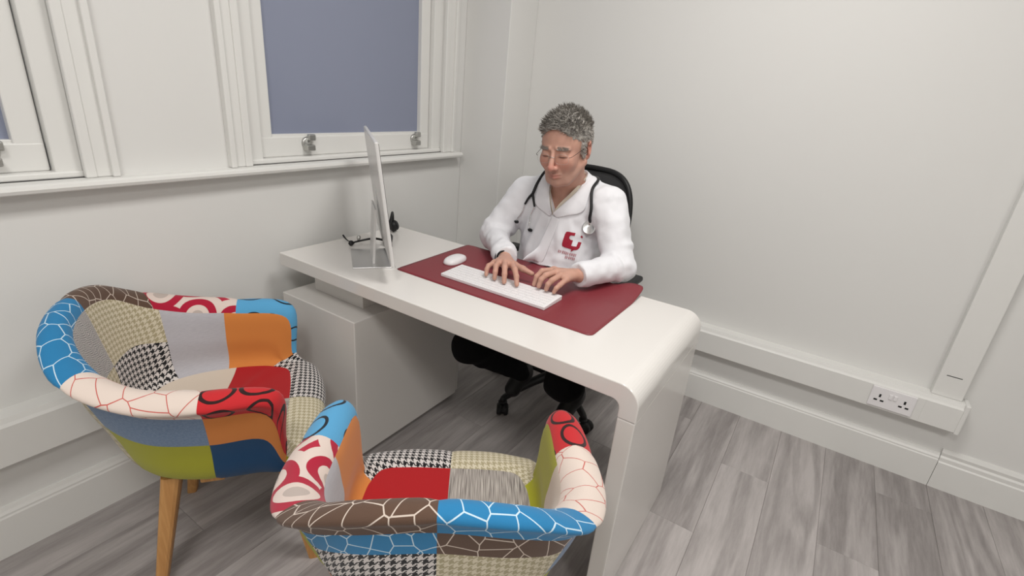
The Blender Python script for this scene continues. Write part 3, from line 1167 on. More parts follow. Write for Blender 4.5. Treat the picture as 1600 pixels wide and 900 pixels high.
def set_tone(me, col):
    a = me.color_attributes.new('tone', 'FLOAT_COLOR', 'POINT')
    c = np.ones((len(me.vertices), 4), np.float32)
    c[:, :3] = col
    a.data.foreach_set('color', c.ravel())


def axis(*segs):
    out = []
    for a, b_, h in segs:
        out.append(np.arange(a, b_, h))
    return np.concatenate(out)


def ss(a, b_, x):
    t = np.clip((x - a) / (b_ - a), 0, 1)
    return t * t * (3 - 2 * t)


def vnoise(P, scale, seed=0):
    """smooth value noise, numpy"""
    r_ = np.random.default_rng(seed)
    tab = r_.random(4096).astype(np.float32)
    q = np.asarray(P) * scale
    i = np.floor(q).astype(np.int64)
    f = q - i
    f = f * f * (3 - 2 * f)
    out = 0
    for a in (0, 1):
        for b_ in (0, 1):
            for c in (0, 1):
                h = ((i[:, 0] + a) * 73856093 ^ (i[:, 1] + b_) * 19349663 ^ (i[:, 2] + c) * 83492791) & 4095
                wgt = (f[:, 0] if a else 1 - f[:, 0]) * (f[:, 1] if b_ else 1 - f[:, 1]) * (f[:, 2] if c else 1 - f[:, 2])
                out = out + tab[h] * wgt
    return out


HC = Vector((0.806, 0.625, 1.205))
HS = 1.07
HM = Matrix.Translation(HC) @ Euler((R(13), 0, R(2))).to_matrix().to_4x4() @ Matrix.Rotation(R(-3), 4, 'Y') @ Matrix.Diagonal((HS * 0.98, HS * 0.98, HS * 0.98, 1))
HMI = HM.inverted()
BASE = (0.78, 0.80, 0.0)

# joints
SHR, SHL = (0.592, 0.735, 0.985), (0.955, 0.735, 1.012)
ELR, ELL = (0.505, 0.655, 0.812), (1.062, 0.665, 0.815)
WRR, WRL = (0.700, 0.452, 0.806), (0.992, 0.480, 0.806)
NECKB = (0.775, 0.740, 1.045)

# ---- skin: head, neck, trunk, arms and hands in one surface
B = Field(axis((0.40, 0.68, 0.0045), (0.68, 1.045, 0.0021), (1.045, 1.18, 0.0045)),
          axis((0.25, 0.75, 0.0021), (0.75, 0.95, 0.0045)),
          axis((0.45, 0.755, 0.0055), (0.755, 0.84, 0.0021), (0.84, 1.03, 0.0045), (1.03, 1.38, 0.0021)))
B.ell((0.77, 0.765, 0.90), (0.165, 0.10, 0.19), 0.02)
B.ell((0.77, 0.755, 0.68), (0.150, 0.11, 0.22), 0.05)
B.cap((0.64, 0.755, 0.985), (0.905, 0.755, 0.995), 0.062, 0.062, 0.05)
B.cap(NECKB, HM @ Vector((0, 0.022, -0.05)), 0.066, 0.058, 0.03)
B.cap((0.70, 0.765, 1.02), (0.785, 0.745, 1.075), 0.035, 0.035, 0.03)
B.cap((0.86, 0.765, 1.025), (0.785, 0.745, 1.075), 0.035, 0.035, 0.03)
for s_, e_, w_ in ((SHR, ELR, WRR), (SHL, ELL, WRL)):
    B.cap(s_, e_, 0.046, 0.038, 0.03)
    B.cap(e_, w_, 0.036, 0.026, 0.02)


def hand(wr, mcps, fingers, thumb, rads):
    wr = Vector(wr)
    for m_, rr in zip(mcps, (0.0115, 0.012, 0.0115, 0.0105)):
        B.cap(wr.lerp(Vector(m_), 0.15), m_, 0.0165, rr, 0.012)
    B.cap(mcps[0], mcps[-1], 0.0105, 0.0095, 0.010)
    for m_, f_, rr in zip(mcps, fingers, rads):
        B.chain([m_] + f_, [rr * 1.12, rr * 1.0, rr * 0.93, rr * 0.80], 0.0035)
    B.chain([wr.lerp(Vector(thumb[0]), 0.25)] + thumb, [0.0165, 0.0125, 0.0108, 0.0088], 0.008)


ZK = ZM + 0.0165
hand((0.716, 0.432, 0.808),
     [(0.785, 0.368, 0.818), (0.763, 0.356, 0.821), (0.741, 0.350, 0.818), (0.720, 0.353, 0.811)],
     [[(0.818, 0.335, 0.816), (0.838, 0.316, 0.802), (0.850, 0.303, ZK + 0.010)],
      [(0.785, 0.322, 0.819), (0.798, 0.304, 0.803), (0.804, 0.296, ZK + 0.009)],
      [(0.752, 0.318, 0.815), (0.760, 0.304, 0.801), (0.763, 0.298, ZK + 0.010)],
      [(0.716, 0.325, 0.806), (0.719, 0.312, 0.797), (0.723, 0.304, ZK + 0.011)]],
     [(0.770, 0.408, 0.803), (0.808, 0.404, 0.799), (0.842, 0.412, 0.788)], (0.0098, 0.0100, 0.0095, 0.0085))
hand((0.982, 0.466, 0.808),
     [(0.925, 0.412, 0.824), (0.944, 0.397, 0.826), (0.965, 0.389, 0.822), (0.986, 0.390, 0.812)],
     [[(0.903, 0.372, 0.824), (0.893, 0.357, 0.806), (0.889, 0.352, ZK + 0.009)],
      [(0.930, 0.350, 0.822), (0.921, 0.338, 0.808), (0.917, 0.334, ZK + 0.016)],
      [(0.958, 0.343, 0.814), (0.950, 0.334, 0.800), (0.946, 0.333, ZK + 0.013)],
      [(0.984, 0.352, 0.802), (0.979, 0.339, 0.793), (0.975, 0.334, ZK + 0.011)]],
     [(0.938, 0.436, 0.803), (0.905, 0.428, 0.797), (0.874, 0.412, 0.790)], (0.0098, 0.0100, 0.0095, 0.0085))

# head, in head space: his left is +x, the face looks along -y
h = lambda *a, **k: B.ell(*a, M4=HM, **k)
c_ = lambda *a, **k: B.cap(*a, M4=HM, **k)
h((0, 0.018, 0.032), (0.0745, 0.094, 0.086), k=0.02)
h((0, -0.036, 0.022), (0.064, 0.052, 0.066), k=0.02)
h((0, -0.036, -0.036), (0.060, 0.056, 0.072), k=0.018)
h((0, -0.046, -0.078), (0.047, 0.042, 0.036), k=0.018)
h((0, -0.074, -0.098), (0.021, 0.016, 0.016), k=0.016)
for s_ in (-1, 1):
    c_((s_ * 0.058, 0.005, -0.045), (s_ * 0.030, -0.060, -0.094), 0.018, 0.016, k=0.016)
    h((s_ * 0.040, -0.064, -0.026), (0.023, 0.021, 0.024), k=0.022)
    h((s_ * 0.034, -0.101, 0.001), (0.018, 0.0155, 0.0110), k=0.014, op='cut')
    h((s_ * 0.031, -0.0745, -0.001), (0.0165, 0.0165, 0.0145), k=0.003)
    c_((s_ * 0.046, -0.0815, -0.0045), (s_ * 0.017, -0.0875, -0.0052), 0.0016, 0.0016, k=0.002, op='add')
    c_((s_ * 0.052, -0.075, 0.0175), (s_ * 0.014, -0.0905, 0.0200), 0.0032, 0.0036, k=0.014)
    h((s_ * 0.0125, -0.1000, -0.0405), (0.0088, 0.0095, 0.0078), k=0.006)
    h((s_ * 0.0070, -0.1060, -0.0475), (0.0032, 0.0045, 0.0030), k=0.002, op='cut')
    c_((s_ * 0.019, -0.094, -0.038), (s_ * 0.031, -0.086, -0.064), 0.0028, 0.0028, k=0.007, op='cut')
    # ear
    h((s_ * 0.0775, 0.022, -0.004), (0.0075, 0.0175, 0.030), k=0.005, rot=(R(-12), R(s_ * 6), R(s_ * 24)))
    h((s_ * 0.0845, 0.016, -0.002), (0.0060, 0.0095, 0.017), k=0.004, op='cut', rot=(R(-12), 0, R(s_ * 24)))
    h((s_ * 0.0740, 0.012, -0.029), (0.0065, 0.0085, 0.0085), k=0.004)
c_((0, -0.090, 0.008), (0, -0.1115, -0.034), 0.0070, 0.0098, k=0.008)
h((0, -0.1125, -0.0390), (0.0105, 0.0095, 0.0090), k=0.006)
# lips
for (z, y, r_) in ((-0.0665, -0.0940, 0.0036), (-0.0760, -0.0930, 0.0044)):
    c_((-0.022, y + 0.0085, z + 0.002), (0, y, z), 0.0022, r_, k=0.005)
    c_((0.022, y + 0.0085, z + 0.002), (0, y, z), 0.0022, r_, k=0.005)
c_((-0.027, -0.0885, -0.0690), (0, -0.1005, -0.0712), 0.0022, 0.0030, k=0.002, op='cut')
c_((0.027, -0.0885, -0.0690), (0, -0.1005, -0.0712), 0.0022, 0.0030, k=0.002, op='cut')
c_((-0.012, -0.096, -0.0865), (0.012, -0.096, -0.0865), 0.0030, 0.0030, k=0.006, op='cut')

V, Fq = B.mesh()
del B.f
me = np_mesh(V, Fq)
co = np.empty(len(me.vertices) * 3, np.float32)
me.vertices.foreach_get('co', co)
co = co.reshape(-1, 3)
HI = np.array(HMI)
lc = co @ HI[:3, :3].T + HI[:3, 3]
x, y, z = lc[:, 0], lc[:, 1], lc[:, 2]
tone = np.tile(np.array([0.56, 0.315, 0.24], np.float32), (len(co), 1))
headm = (co[:, 2] > 1.02)
vn = vnoise(co, 60, 3)[:, None]
tone *= 0.92 + 0.16 * vn


def blend(mask, col):
    global tone
    mk = np.clip(mask, 0, 1)[:, None]
    tone = tone * (1 - mk) + np.array(col, np.float32) * mk


hm = headm.astype(np.float32)
blend(hm * 0.65 * np.exp(-((x / 0.018) ** 2 + ((z + 0.036) / 0.016) ** 2)) * (y < -0.08), (0.52, 0.19, 0.15))
for s_ in (-1, 1):
    blend(hm * 0.45 * np.exp(-(((x - s_ * 0.042) / 0.018) ** 2 + ((z + 0.03) / 0.02) ** 2)) * (y < -0.03), (0.52, 0.20, 0.15))
    brow = np.exp(-(((x - s_ * 0.033) / 0.017) ** 4 + ((z - 0.0200 + 0.10 * (np.abs(x) - 0.033)) / 0.0078) ** 4)) * (y < -0.05)
    blend(hm * 0.75 * brow, (0.17, 0.125, 0.095))
    lash = np.exp(-(((x - s_ * 0.031) / 0.014) ** 4 + ((z + 0.0058 + 6 * (np.abs(x) - 0.031) ** 2) / 0.0022) ** 4)) * (y < -0.05)
    blend(hm * 0.85 * lash, (0.05, 0.03, 0.025))
    blend(hm * 0.4 * (np.abs(x) > 0.075), (0.52, 0.20, 0.15))
lips = np.exp(-((x / 0.019) ** 4 + ((z + 0.0715) / 0.0085) ** 4)) * (y < -0.07)
blend(hm * 0.6 * lips, (0.42, 0.14, 0.12))
stub = (ss(-0.045, -0.06, z) * (y < -0.01)) * hm * (1 - np.clip(lips * 2, 0, 1))
blend(stub * 0.22, (0.30, 0.22, 0.19))
set_tone(me, tone)
person = link('person', me, M['skin'], origin=BASE)
tag(person, 'grey-haired man in a white medical coat typing at the desk', 'person')
body_bvh = BVHTree.FromPolygons([Vector(p) for p in co.tolist()], [tuple(p.vertices) for p in me.polygons])

# ---- hair: a cap plus short tufts
Hh = Field(np.arange(0.68, 0.94, 0.0026), np.arange(0.48, 0.80, 0.0026), np.arange(1.08, 1.38, 0.0026))
Hh.ell((0, 0.020, 0.034), (0.0775, 0.097, 0.0895), 0, 'add', HM)
Hh.ell((0, -0.028, 0.058), (0.060, 0.052, 0.054), 0.02, 'add', HM)
Hh.ell((0, -0.105, -0.012), (0.0720, 0.095, 0.090), 0.010, 'cut', HM)
Hh.ell((0, -0.092, 0.022), (0.0600, 0.062, 0.056), 0.010, 'cut', HM)
for s_ in (-1, 1):
    Hh.cap((s_ * 0.090, 0.020, -0.004), (s_ * 0.060, 0.020, -0.004), 0.028, 0.028, 0.006, 'cut', HM)
    Hh.cap((s_ * 0.0715, -0.012, 0.020), (s_ * 0.0700, -0.010, -0.022), 0.0085, 0.0055, 0.006, 'add', HM)
Hh.ell((0, 0.000, -0.135), (0.12, 0.14, 0.075), 0.012, 'cut', HM)
V, Fq = Hh.mesh()
Vl = V @ HI[:3, :3].T + HI[:3, 3]
cen = np.array(HM @ Vector((0, 0.01, 0.02)))
dirs = V - cen
dirs /= np.linalg.norm(dirs, axis=1)[:, None]
st = np.stack([Vl[:, 0] * 1.6, Vl[:, 1] * 0.7, Vl[:, 2] * 0.9], -1)
V = V + dirs * (0.009 * (vnoise(st, 110, 5) - 0.45) + 0.004 * (vnoise(st, 260, 6) - 0.5))[:, None]
hair_me = np_mesh(V, Fq)


def hair_col(Pl, rnd):
    grey = np.array([0.29, 0.28, 0.265])
    light = np.array([0.50, 0.46, 0.41])
    dark = np.array([0.12, 0.113, 0.11])
    c = np.tile(0.45 * grey + 0.55 * light, (len(Pl), 1))
    return c * (1 - rnd[:, None] * 0.8) + dark * rnd[:, None] * 0.8


set_tone(hair_me, hair_col(Vl, np.clip(vnoise(st, 150, 8) * 1.6 - 0.5, 0, 1)))
hair = link('hair', hair_me, M['hair'], person)
tag(hair, 'short tousled grey hair')
pick = rng.choice(len(V), 5200)
SV, SF, SC = [], [], []
rn = rng.random((len(pick), 6))
for n_, i in enumerate(pick):
    pl = Vl[i]
    l_, n_b, i_b, d_b = body_bvh.find_nearest(Vector(V[i]))
    if (Vector(V[i]) - l_).dot(n_b) < 0.0012:
        continue
    if pl[2] < 0.0 and rn[n_, 0] < 0.5:
        continue
    nn = np.array(HMI.to_3x3() @ Vector(dirs[i]))
    nn /= np.linalg.norm(nn)
    comb = np.array([0.25 * (rn[n_, 1] - 0.5), -0.75, 0.10]) if pl[2] > 0.055 else np.array([0.0, 0.25, -0.8])
    d = nn * (0.55 + 0.5 * rn[n_, 2]) + comb * (0.6 + 0.5 * rn[n_, 3]) + (rn[n_, 3:6] - 0.5) * 0.7
    d /= np.linalg.norm(d)
    L_ = (0.016 + 0.010 * rn[n_, 4]) if pl[2] > 0.06 else 0.009
    side = np.cross(d, nn)
    side /= np.linalg.norm(side) + 1e-9
    wd = 0.0013
    p0 = Vl[i] + nn * 0.001
    p1 = p0 + d * L_ * 0.55
    p2 = p0 + (d * 0.9 + comb * 0.25) * L_
    b0 = len(SV)
    for q in (p0 - side * wd, p0 + side * wd, p0 + nn * wd * 1.2, p1 - side * wd * 0.8, p1 + side * wd * 0.8, p1 + nn * wd, p2):
        SV.append(HM @ Vector(q))
        SC.append((pl, rn[n_, 5]))
    SF += [(b0, b0 + 1, b0 + 4, b0 + 3), (b0 + 1, b0 + 2, b0 + 5, b0 + 4), (b0 + 2, b0, b0 + 3, b0 + 5), (b0 + 3, b0 + 4, b0 + 6), (b0 + 4, b0 + 5, b0 + 6), (b0 + 5, b0 + 3, b0 + 6)]
# eyebrows
for s_ in (-1, 1):
    for _ in range(80):
        bx_ = s_ * random.uniform(0.014, 0.052)
        bz_ = 0.0215 - 0.10 * (abs(bx_) - 0.033) + random.uniform(-0.0042, 0.0042)
        l_, n_b, i_b, d_b = body_bvh.ray_cast(HM @ Vector((bx_, -0.16, bz_)), HM.to_3x3() @ Vector((0, 1, 0)))
        if l_ is None:
            continue
        p0 = np.array(HMI @ l_)
        nn = np.array((HMI.to_3x3() @ n_b).normalized())
        d = np.array([s_ * 0.8, 0.1, random.uniform(-0.45, 0.25)]) + nn * 0.35
        d /= np.linalg.norm(d)
        sd = np.cross(d, nn)
        b0 = len(SV)
        for q in (p0 - sd * 0.0008, p0 + sd * 0.0008, p0 + nn * 0.0012, p0 + d * 0.008):
            SV.append(HM @ Vector(q))
            SC.append((np.array([0, 0.3, -0.2]), 0.62))
        SF += [(b0, b0 + 1, b0 + 3), (b0 + 1, b0 + 2, b0 + 3), (b0 + 2, b0, b0 + 3)]
tm = mesh_pd(SV, SF, False)
set_tone(tm, hair_col(np.array([c[0] for c in SC]), np.clip(np.array([c[1] for c in SC]) * 1.5 - 0.5, 0, 1)))
tufts = link('hair_tufts', tm, M['hair'], hair)
tufts['kind'] = 'stuff'

# ---- white coat
K = Field(np.arange(0.40, 1.18, 0.0038), np.arange(0.42, 0.98, 0.0038), np.arange(0.47, 1.12, 0.0038))
K.ell((0.77, 0.765, 0.90), (0.182, 0.122, 0.20), 0.02)
K.ell((0.77, 0.745, 0.70), (0.180, 0.140, 0.24), 0.06)
K.cap((0.632, 0.752, 0.978), (0.918, 0.752, 0.992), 0.072, 0.074, 0.05)
K.cap((0.650, 0.762, 1.015), (0.770, 0.750, 1.088), 0.048, 0.046, 0.04)
K.cap((0.905, 0.762, 1.020), (0.800, 0.750, 1.085), 0.048, 0.046, 0.04)
for s_, e_, w_ in ((SHR, ELR, WRR), (SHL, ELL, WRL)):
    sv, ev, wv = Vector(s_), Vector(e_), Vector(w_)
    K.cap(sv, ev, 0.066, 0.058, 0.035)
    K.cap(ev, wv + (wv - ev) * 0.03, 0.054, 0.041, 0.012, flat=True)
    # sleeve folds round the elbow and upper arm
    for t, rr, tl in ((0.80, 0.058, 0.6),):
        c0 = sv.lerp(ev, t)
        ax_ = (ev - sv).normalized()
        u_ = ax_.orthogonal().normalized()
        v2 = ax_.cross(u_)
        ring_ = [c0 + (u_ * math.cos(a) + v2 * math.sin(a)) * (rr - 0.0045) + ax_ * (0.034 * tl * math.sin(a * 1.0 + t * 9)) for a in np.linspace(0, 4.6, 14)]
        for p_, q_ in zip(ring_, ring_[1:]):
            K.cap(p_, q_, 0.006, 0.006, 0.020)
    for t, rr, tl in ((0.16, 0.052, -0.7),):
        c0 = ev.lerp(wv, t)
        ax_ = (wv - ev).normalized()
        u_ = ax_.orthogonal().normalized()
        v2 = ax_.cross(u_)
        ring_ = [c0 + (u_ * math.cos(a) + v2 * math.sin(a)) * (rr - 0.004) + ax_ * (0.03 * tl * math.sin(a + t * 11)) for a in np.linspace(0.8, 5.2, 14)]
        for p_, q_ in zip(ring_, ring_[1:]):
            K.cap(p_, q_, 0.005, 0.005, 0.016)
# neck hole and open collar V
xs, ys, zs = np.meshgrid(*K.ax, indexing='ij')
neck_d = np.sqrt(((xs - 0.790) / 0.064) ** 2 + ((ys - 0.722) / 0.070) ** 2) - 1
K.f = np.maximum(K.f, -np.maximum(neck_d * 0.066, 1.03 - zs))
vd = np.abs(xs - 0.778) - (zs - 0.955) * 0.62
K.f = np.maximum(K.f, -np.maximum(np.maximum(vd * 0.85, ys - 0.72), 0.955 - zs))
K.f = np.maximum(K.f, np.where((zs < DZ + 0.004) & (ys < DW + 0.02), 0.01, -1))
del xs, ys, zs, neck_d, vd
V, Fq = K.mesh()
wr_n = vnoise(V * np.array([1, 1, 0.55]), 16, 11) - 0.5
me = np_mesh(V, Fq)
nv = np.empty(len(me.vertices) * 3, np.float32)
me.vertices.foreach_get('normal', nv)
# hanging folds: ridges that run up the chest towards the shoulders
fan = np.arctan2(V[:, 0] - 0.772, 1.16 - V[:, 2])
rid = (np.sin(fan * 34 + 5 * vnoise(V, 7, 14)) * 0.5 + 0.5) ** 2 * ss(1.0, 0.86, V[:, 2]) * (V[:, 1] < 0.68) * (np.abs(V[:, 0] - 0.77) < 0.17)
V2 = V + nv.reshape(-1, 3) * (0.017 * wr_n + 0.006 * (vnoise(V, 38, 12) - 0.5) + 0.004 * rid)[:, None]
V2[:, 2] = np.where((V2[:, 1] < DW + 0.015) & (V2[:, 2] < DZ + 0.004), DZ + 0.004, V2[:, 2])
me.vertices.foreach_set('co', V2.astype(np.float32).ravel())
me.update()
coat_bvh = BVHTree.FromPolygons([Vector(p) for p in V2.tolist()], [tuple(int(k) for k in q) for q in Fq])
coat = link('medical_coat', me, M['coat'], person)
tag(coat, 'white long-sleeved medical coat')


def on_coat(p, off):
    """nearest point on the coat, lifted by off"""
    l_, n_, i_, d_ = coat_bvh.find_nearest(Vector(p))
    return l_ + n_ * off


def front(x, z, off=0.002):
    """point on the coat front seen from the desk side"""
    l_, n_, i_, d_ = coat_bvh.ray_cast(Vector((x, 0.2, z)), Vector((0, 1, 0)))
    if l_ is None:
        return on_coat((x, 0.62, z), off)
    return l_ + Vector((0, -1, 0)) * off


def sheet(name, rows_, mat, parent, thick=0.003, label=None):
    n = len(rows_[0])
    V, Fc = [], []
    for r_ in rows_:
        V += list(r_)
    for i in range(len(rows_) - 1):
        for k in range(n - 1):
            Fc.append((i * n + k, i * n + k + 1, (i + 1) * n + k + 1, (i + 1) * n + k))
    o = link(name, mesh_pd(V, Fc), mat, parent)
    md = o.modifiers.new('solid', 'SOLIDIFY')
    md.thickness = thick
    md.offset = 0
    md = o.modifiers.new('sub', 'SUBSURF')
    md.levels = md.render_levels = 1
    if label:
        o['label'] = label
    return o


# collar: a flap each side, from the nape to the point of the V
for s_ in (-1, 1):
    inner = catmull([(0.790, 0.805, 1.098), (0.790 + s_ * 0.045, 0.785, 1.100), (0.790 + s_ * 0.068, 0.735, 1.086), (0.790 + s_ * 0.058, 0.680, 1.050), (0.785 + s_ * 0.034, 0.652, 1.008), (0.778 + s_ * 0.002, 0.630, 0.958)], 4)
    outer = catmull([(0.790, 0.840, 1.065), (0.790 + s_ * 0.065, 0.825, 1.060), (0.790 + s_ * 0.108, 0.745, 1.058), (0.790 + s_ * 0.108, 0.672, 1.020), (0.785 + s_ * 0.098, 0.640, 0.975), (0.778 + s_ * 0.012, 0.622, 0.945)], 4)
    rows_ = []
    for i_ in range(6):
        f = i_ / 5
        row = []
        for a, b_ in zip(inner, outer):
            p = Vector(a).lerp(Vector(b_), f)
            if i_ == 0:
                q = Vector(a)
            else:
                q = on_coat(p, 0.0045 + 0.004 * (1 - f))
                if f < 0.5:
                    q = Vector(a).lerp(q, 0.35 + 1.3 * f)
            row.append(q)
        rows_.append(row)
    sheet('collar', rows_, M['coat'], coat, 0.003)
# cream shirt collar standing inside
for s_ in (-1, 1):
    lo = catmull([(0.790, 0.797, 1.055), (0.790 + s_ * 0.050, 0.775, 1.050), (0.790 + s_ * 0.064, 0.725, 1.030), (0.788 + s_ * 0.052, 0.672, 1.000), (0.780 + s_ * 0.022, 0.655, 0.970), (0.778 + s_ * 0.003, 0.648, 0.945)], 4)
    hi = catmull([(0.790, 0.792, 1.108), (0.790 + s_ * 0.046, 0.772, 1.108), (0.790 + s_ * 0.060, 0.722, 1.094), (0.788 + s_ * 0.046, 0.668, 1.052), (0.780 + s_ * 0.019, 0.645, 1.000), (0.778 + s_ * 0.001, 0.640, 0.962)], 4)
    sheet('shirt_collar', [[Vector(a).lerp(Vector(b_), f) for a, b_ in zip(lo, hi)] for f in (0, 0.5, 1)], M['shirt'], person, 0.003, 'cream shirt collar')
# overlapping front edge
rows_ = []
for f in np.linspace(0, 1, 9):
    a0_, a1_ = Vector((0.776, 0.950)).lerp(Vector((0.728, 0.765)), f), Vector((0.812, 0.945)).lerp(Vector((0.775, 0.762)), f)
    rows_.append([front(a0_.x, a0_.y, 0.004)] + [front(a0_.lerp(a1_, g).x, a0_.lerp(a1_, g).y, 0.0045 - 0.0035 * g) for g in (0.25, 0.6, 1.0)])
sheet('front_edge', rows_, M['coat'], coat, 0.003)


# printed emblem: rounded red square with a white cross notched into its corner, and two lines of lettering
def decal(name, polys, ox, oz, s, mat, parent, off=0.0022, rot=R(-6), grid_n=5):
    V, Fc = [], []
    cr, sr = math.cos(rot), math.sin(rot)
    for poly in polys:
        bm = bmesh.new()
        vs = [bm.verts.new((p[0], 0, p[1])) for p in poly]
        bm.faces.new(vs)
        bmesh.ops.triangulate(bm, faces=bm.faces[:])
        bmesh.ops.subdivide_edges(bm, edges=bm.edges[:], cuts=2, use_grid_fill=True)
        bmesh.ops.triangulate(bm, faces=bm.faces[:])
        base = len(V)
        bm.verts.ensure_lookup_table()
        for v in bm.verts:
            a, c = v.co.x * s, v.co.z * s
            V.append(front(ox + a * cr - c * sr, oz + a * sr + c * cr, off))
        for f_ in bm.faces:
            Fc.append([base + v.index for v in f_.verts])
        bm.free()
    return link(name, mesh_pd(V, Fc, True), mat, parent)


def rbox(x0, x1, z0, z1, r=0.0):
    if not r:
        return [(x0, z0), (x1, z0), (x1, z1), (x0, z1)]
    return arc(x1 - r, z1 - r, r, 0, 90, 4) + arc(x0 + r, z1 - r, r, 90, 180, 4) + arc(x0 + r, z0 + r, r, 180, 270, 4) + arc(x1 - r, z0 + r, r, 270, 360, 4)


LX, LZ, LS = 0.868, 0.868, 0.062
pieces = [[(-0.5, 0.30), (-0.47, 0.43), (-0.40, 0.48), (-0.30, 0.5), (-0.2, 0.5), (-0.2, -0.5), (-0.34, -0.5), (-0.46, -0.46), (-0.5, -0.34)],
          rbox(-0.2, 0.06, 0.32, 0.5), rbox(-0.2, 0.05, -0.5, 0.04), [(-0.2, 0.12), (-0.2, 0.04), (-0.1, 0.04)], [(-0.2, 0.32), (-0.2, 0.25), (-0.12, 0.32)],
          [(0.05, -0.29), (0.05, -0.5), (0.34, -0.5), (0.44, -0.46), (0.5, -0.34), (0.5, -0.29)], rbox(0.33, 0.5, -0.29, 0.0), [(0.12, -0.5), (0.12, -0.66), (0.28, -0.5)]]
lg = decal('logo', pieces + [[(0.36, 0.34), (0.47, 0.24), (0.49, 0.33), (0.42, 0.44)]], LX, LZ, LS, M['logo_red'], coat)
tag(lg, 'red square emblem with a white cross')
# two short lines of fine lettering, too small to read
def glyphs(x0, z0, n_, cw, hh):
    out = []
    for k_ in range(n_):
        a = x0 + k_ * cw
        out.append(rbox(a, a + cw * 0.28, z0, z0 + hh))
        if k_ % 3:
            out.append(rbox(a, a + cw * 0.62, z0 + hh * (0.42 if k_ % 2 else 0.0), z0 + hh * (0.58 if k_ % 2 else 0.16)))
        if k_ % 4 != 1:
            out.append(rbox(a + cw * 0.45, a + cw * 0.66, z0 + hh * 0.1 * (k_ % 3), z0 + hh))
    return out


tx = decal('logo_lettering', glyphs(-0.60, -0.90, 10, 0.115, 0.17) + glyphs(-0.10, -1.13, 6, 0.105, 0.17), LX, LZ, LS, M['logo_text'], coat, 0.0024)
tag(tx, 'two lines of tiny dark red lettering')

# ---- trousers and shoes
Tr = Field(np.arange(0.48, 1.24, 0.007), np.arange(0.12, 1.0, 0.007), np.arange(0.02, 0.66, 0.007))
KNR, KNL = (0.690, 0.285, 0.500), (1.060, 0.325, 0.478)
ANR, ANL = (0.700, 0.660, 0.225), (0.965, 0.650, 0.235)
Tr.ell((0.775, 0.80, 0.54), (0.18, 0.14, 0.10), 0.02)
for hp, kn, an in (((0.70, 0.78, 0.535), KNR, ANR), ((0.86, 0.78, 0.535), KNL, ANL)):
    Tr.cap(hp, kn, 0.086, 0.066, 0.03)
    Tr.cap(kn, an, 0.064, 0.045, 0.02)
V, Fq = Tr.mesh()
V = V + 0.008 * (vnoise(V, 18, 21) - 0.5)[:, None]
tag(link('trousers', np_mesh(V, Fq), M['trouser'], person), 'black trousers')
for an in (ANR, ANL):
    S = Field(np.arange(an[0] - 0.10, an[0] + 0.10, 0.005), np.arange(an[1] - 0.16, an[1] + 0.16, 0.005), np.arange(0.05, 0.31, 0.005))
    S.cap((an[0], an[1] + 0.03, 0.215), (an[0] - 0.012, an[1] - 0.035, 0.145), 0.040, 0.036, 0.02)
    S.cap((an[0], an[1], 0.245), (an[0], an[1] + 0.02, 0.20), 0.042, 0.040, 0.02)
    V, Fq = S.mesh()
    tag(link('shoe', np_mesh(V, Fq), M['shoe'], person), 'black leather shoe')
# black ring standing in for the shade in the gap of the right cuff
wv, ev = Vector(WRR), Vector(ELR)
ax_ = (wv - ev).normalized()
c0 = wv + ax_ * 0.006
u_ = ax_.cross(Vector((0, 0, 1))).normalized()
v2 = u_.cross(ax_)
tube_obj('cuff_gap_shade', [c0 + (u_ * math.cos(a) * 0.031 + v2 * math.sin(a) * 0.027) for a in np.linspace(0, 2 * math.pi, 17)[:-1]], 0.004, M['black'], person, 2, 8, True)

# ---- eyeglasses, rimless with thin temples
gl = empty('eyeglasses', HM @ Vector((0, -0.10, 0)), "thin-framed eyeglasses worn on the nose of the typing man", 'glasses')
for s_ in (-1, 1):
    pts = [HM @ Vector((s_ * 0.034 + 0.0235 * math.copysign(abs(math.cos(a)) ** 0.75, math.cos(a)), -0.1030 + 0.16 * abs(s_ * 0.034 + 0.0235 * math.cos(a)), -0.010 + 0.0165 * math.copysign(abs(math.sin(a)) ** 0.75, math.sin(a)))) for a in np.linspace(0, 2 * math.pi, 25)[:-1]]
    tube_obj('lens_rim', pts, 0.0004, M['latch'], gl, 1, 6, True)
    tube_obj('temple', [HM @ Vector(q) for q in ((s_ * 0.0575, -0.0935, -0.004), (s_ * 0.066, -0.084, -0.002), (s_ * 0.0735, -0.030, 0.004), (s_ * 0.0795, 0.012, 0.010), (s_ * 0.079, 0.034, -0.004))], 0.0008, M['black'], gl, 5, 6)
tube_obj('bridge', [HM @ Vector(q) for q in ((-0.0105, -0.1005, -0.006), (0, -0.1060, -0.002), (0.0105, -0.1005, -0.006))], 0.0009, M['latch'], gl, 5, 6)

# ---- stethoscope round the neck
stt = empty('stethoscope', (0.79, 0.82, 1.05), "black and silver stethoscope hanging round the man's neck", 'stethoscope')
r_t = 0.0055


def lift(p, off):
    return on_coat(p, off)


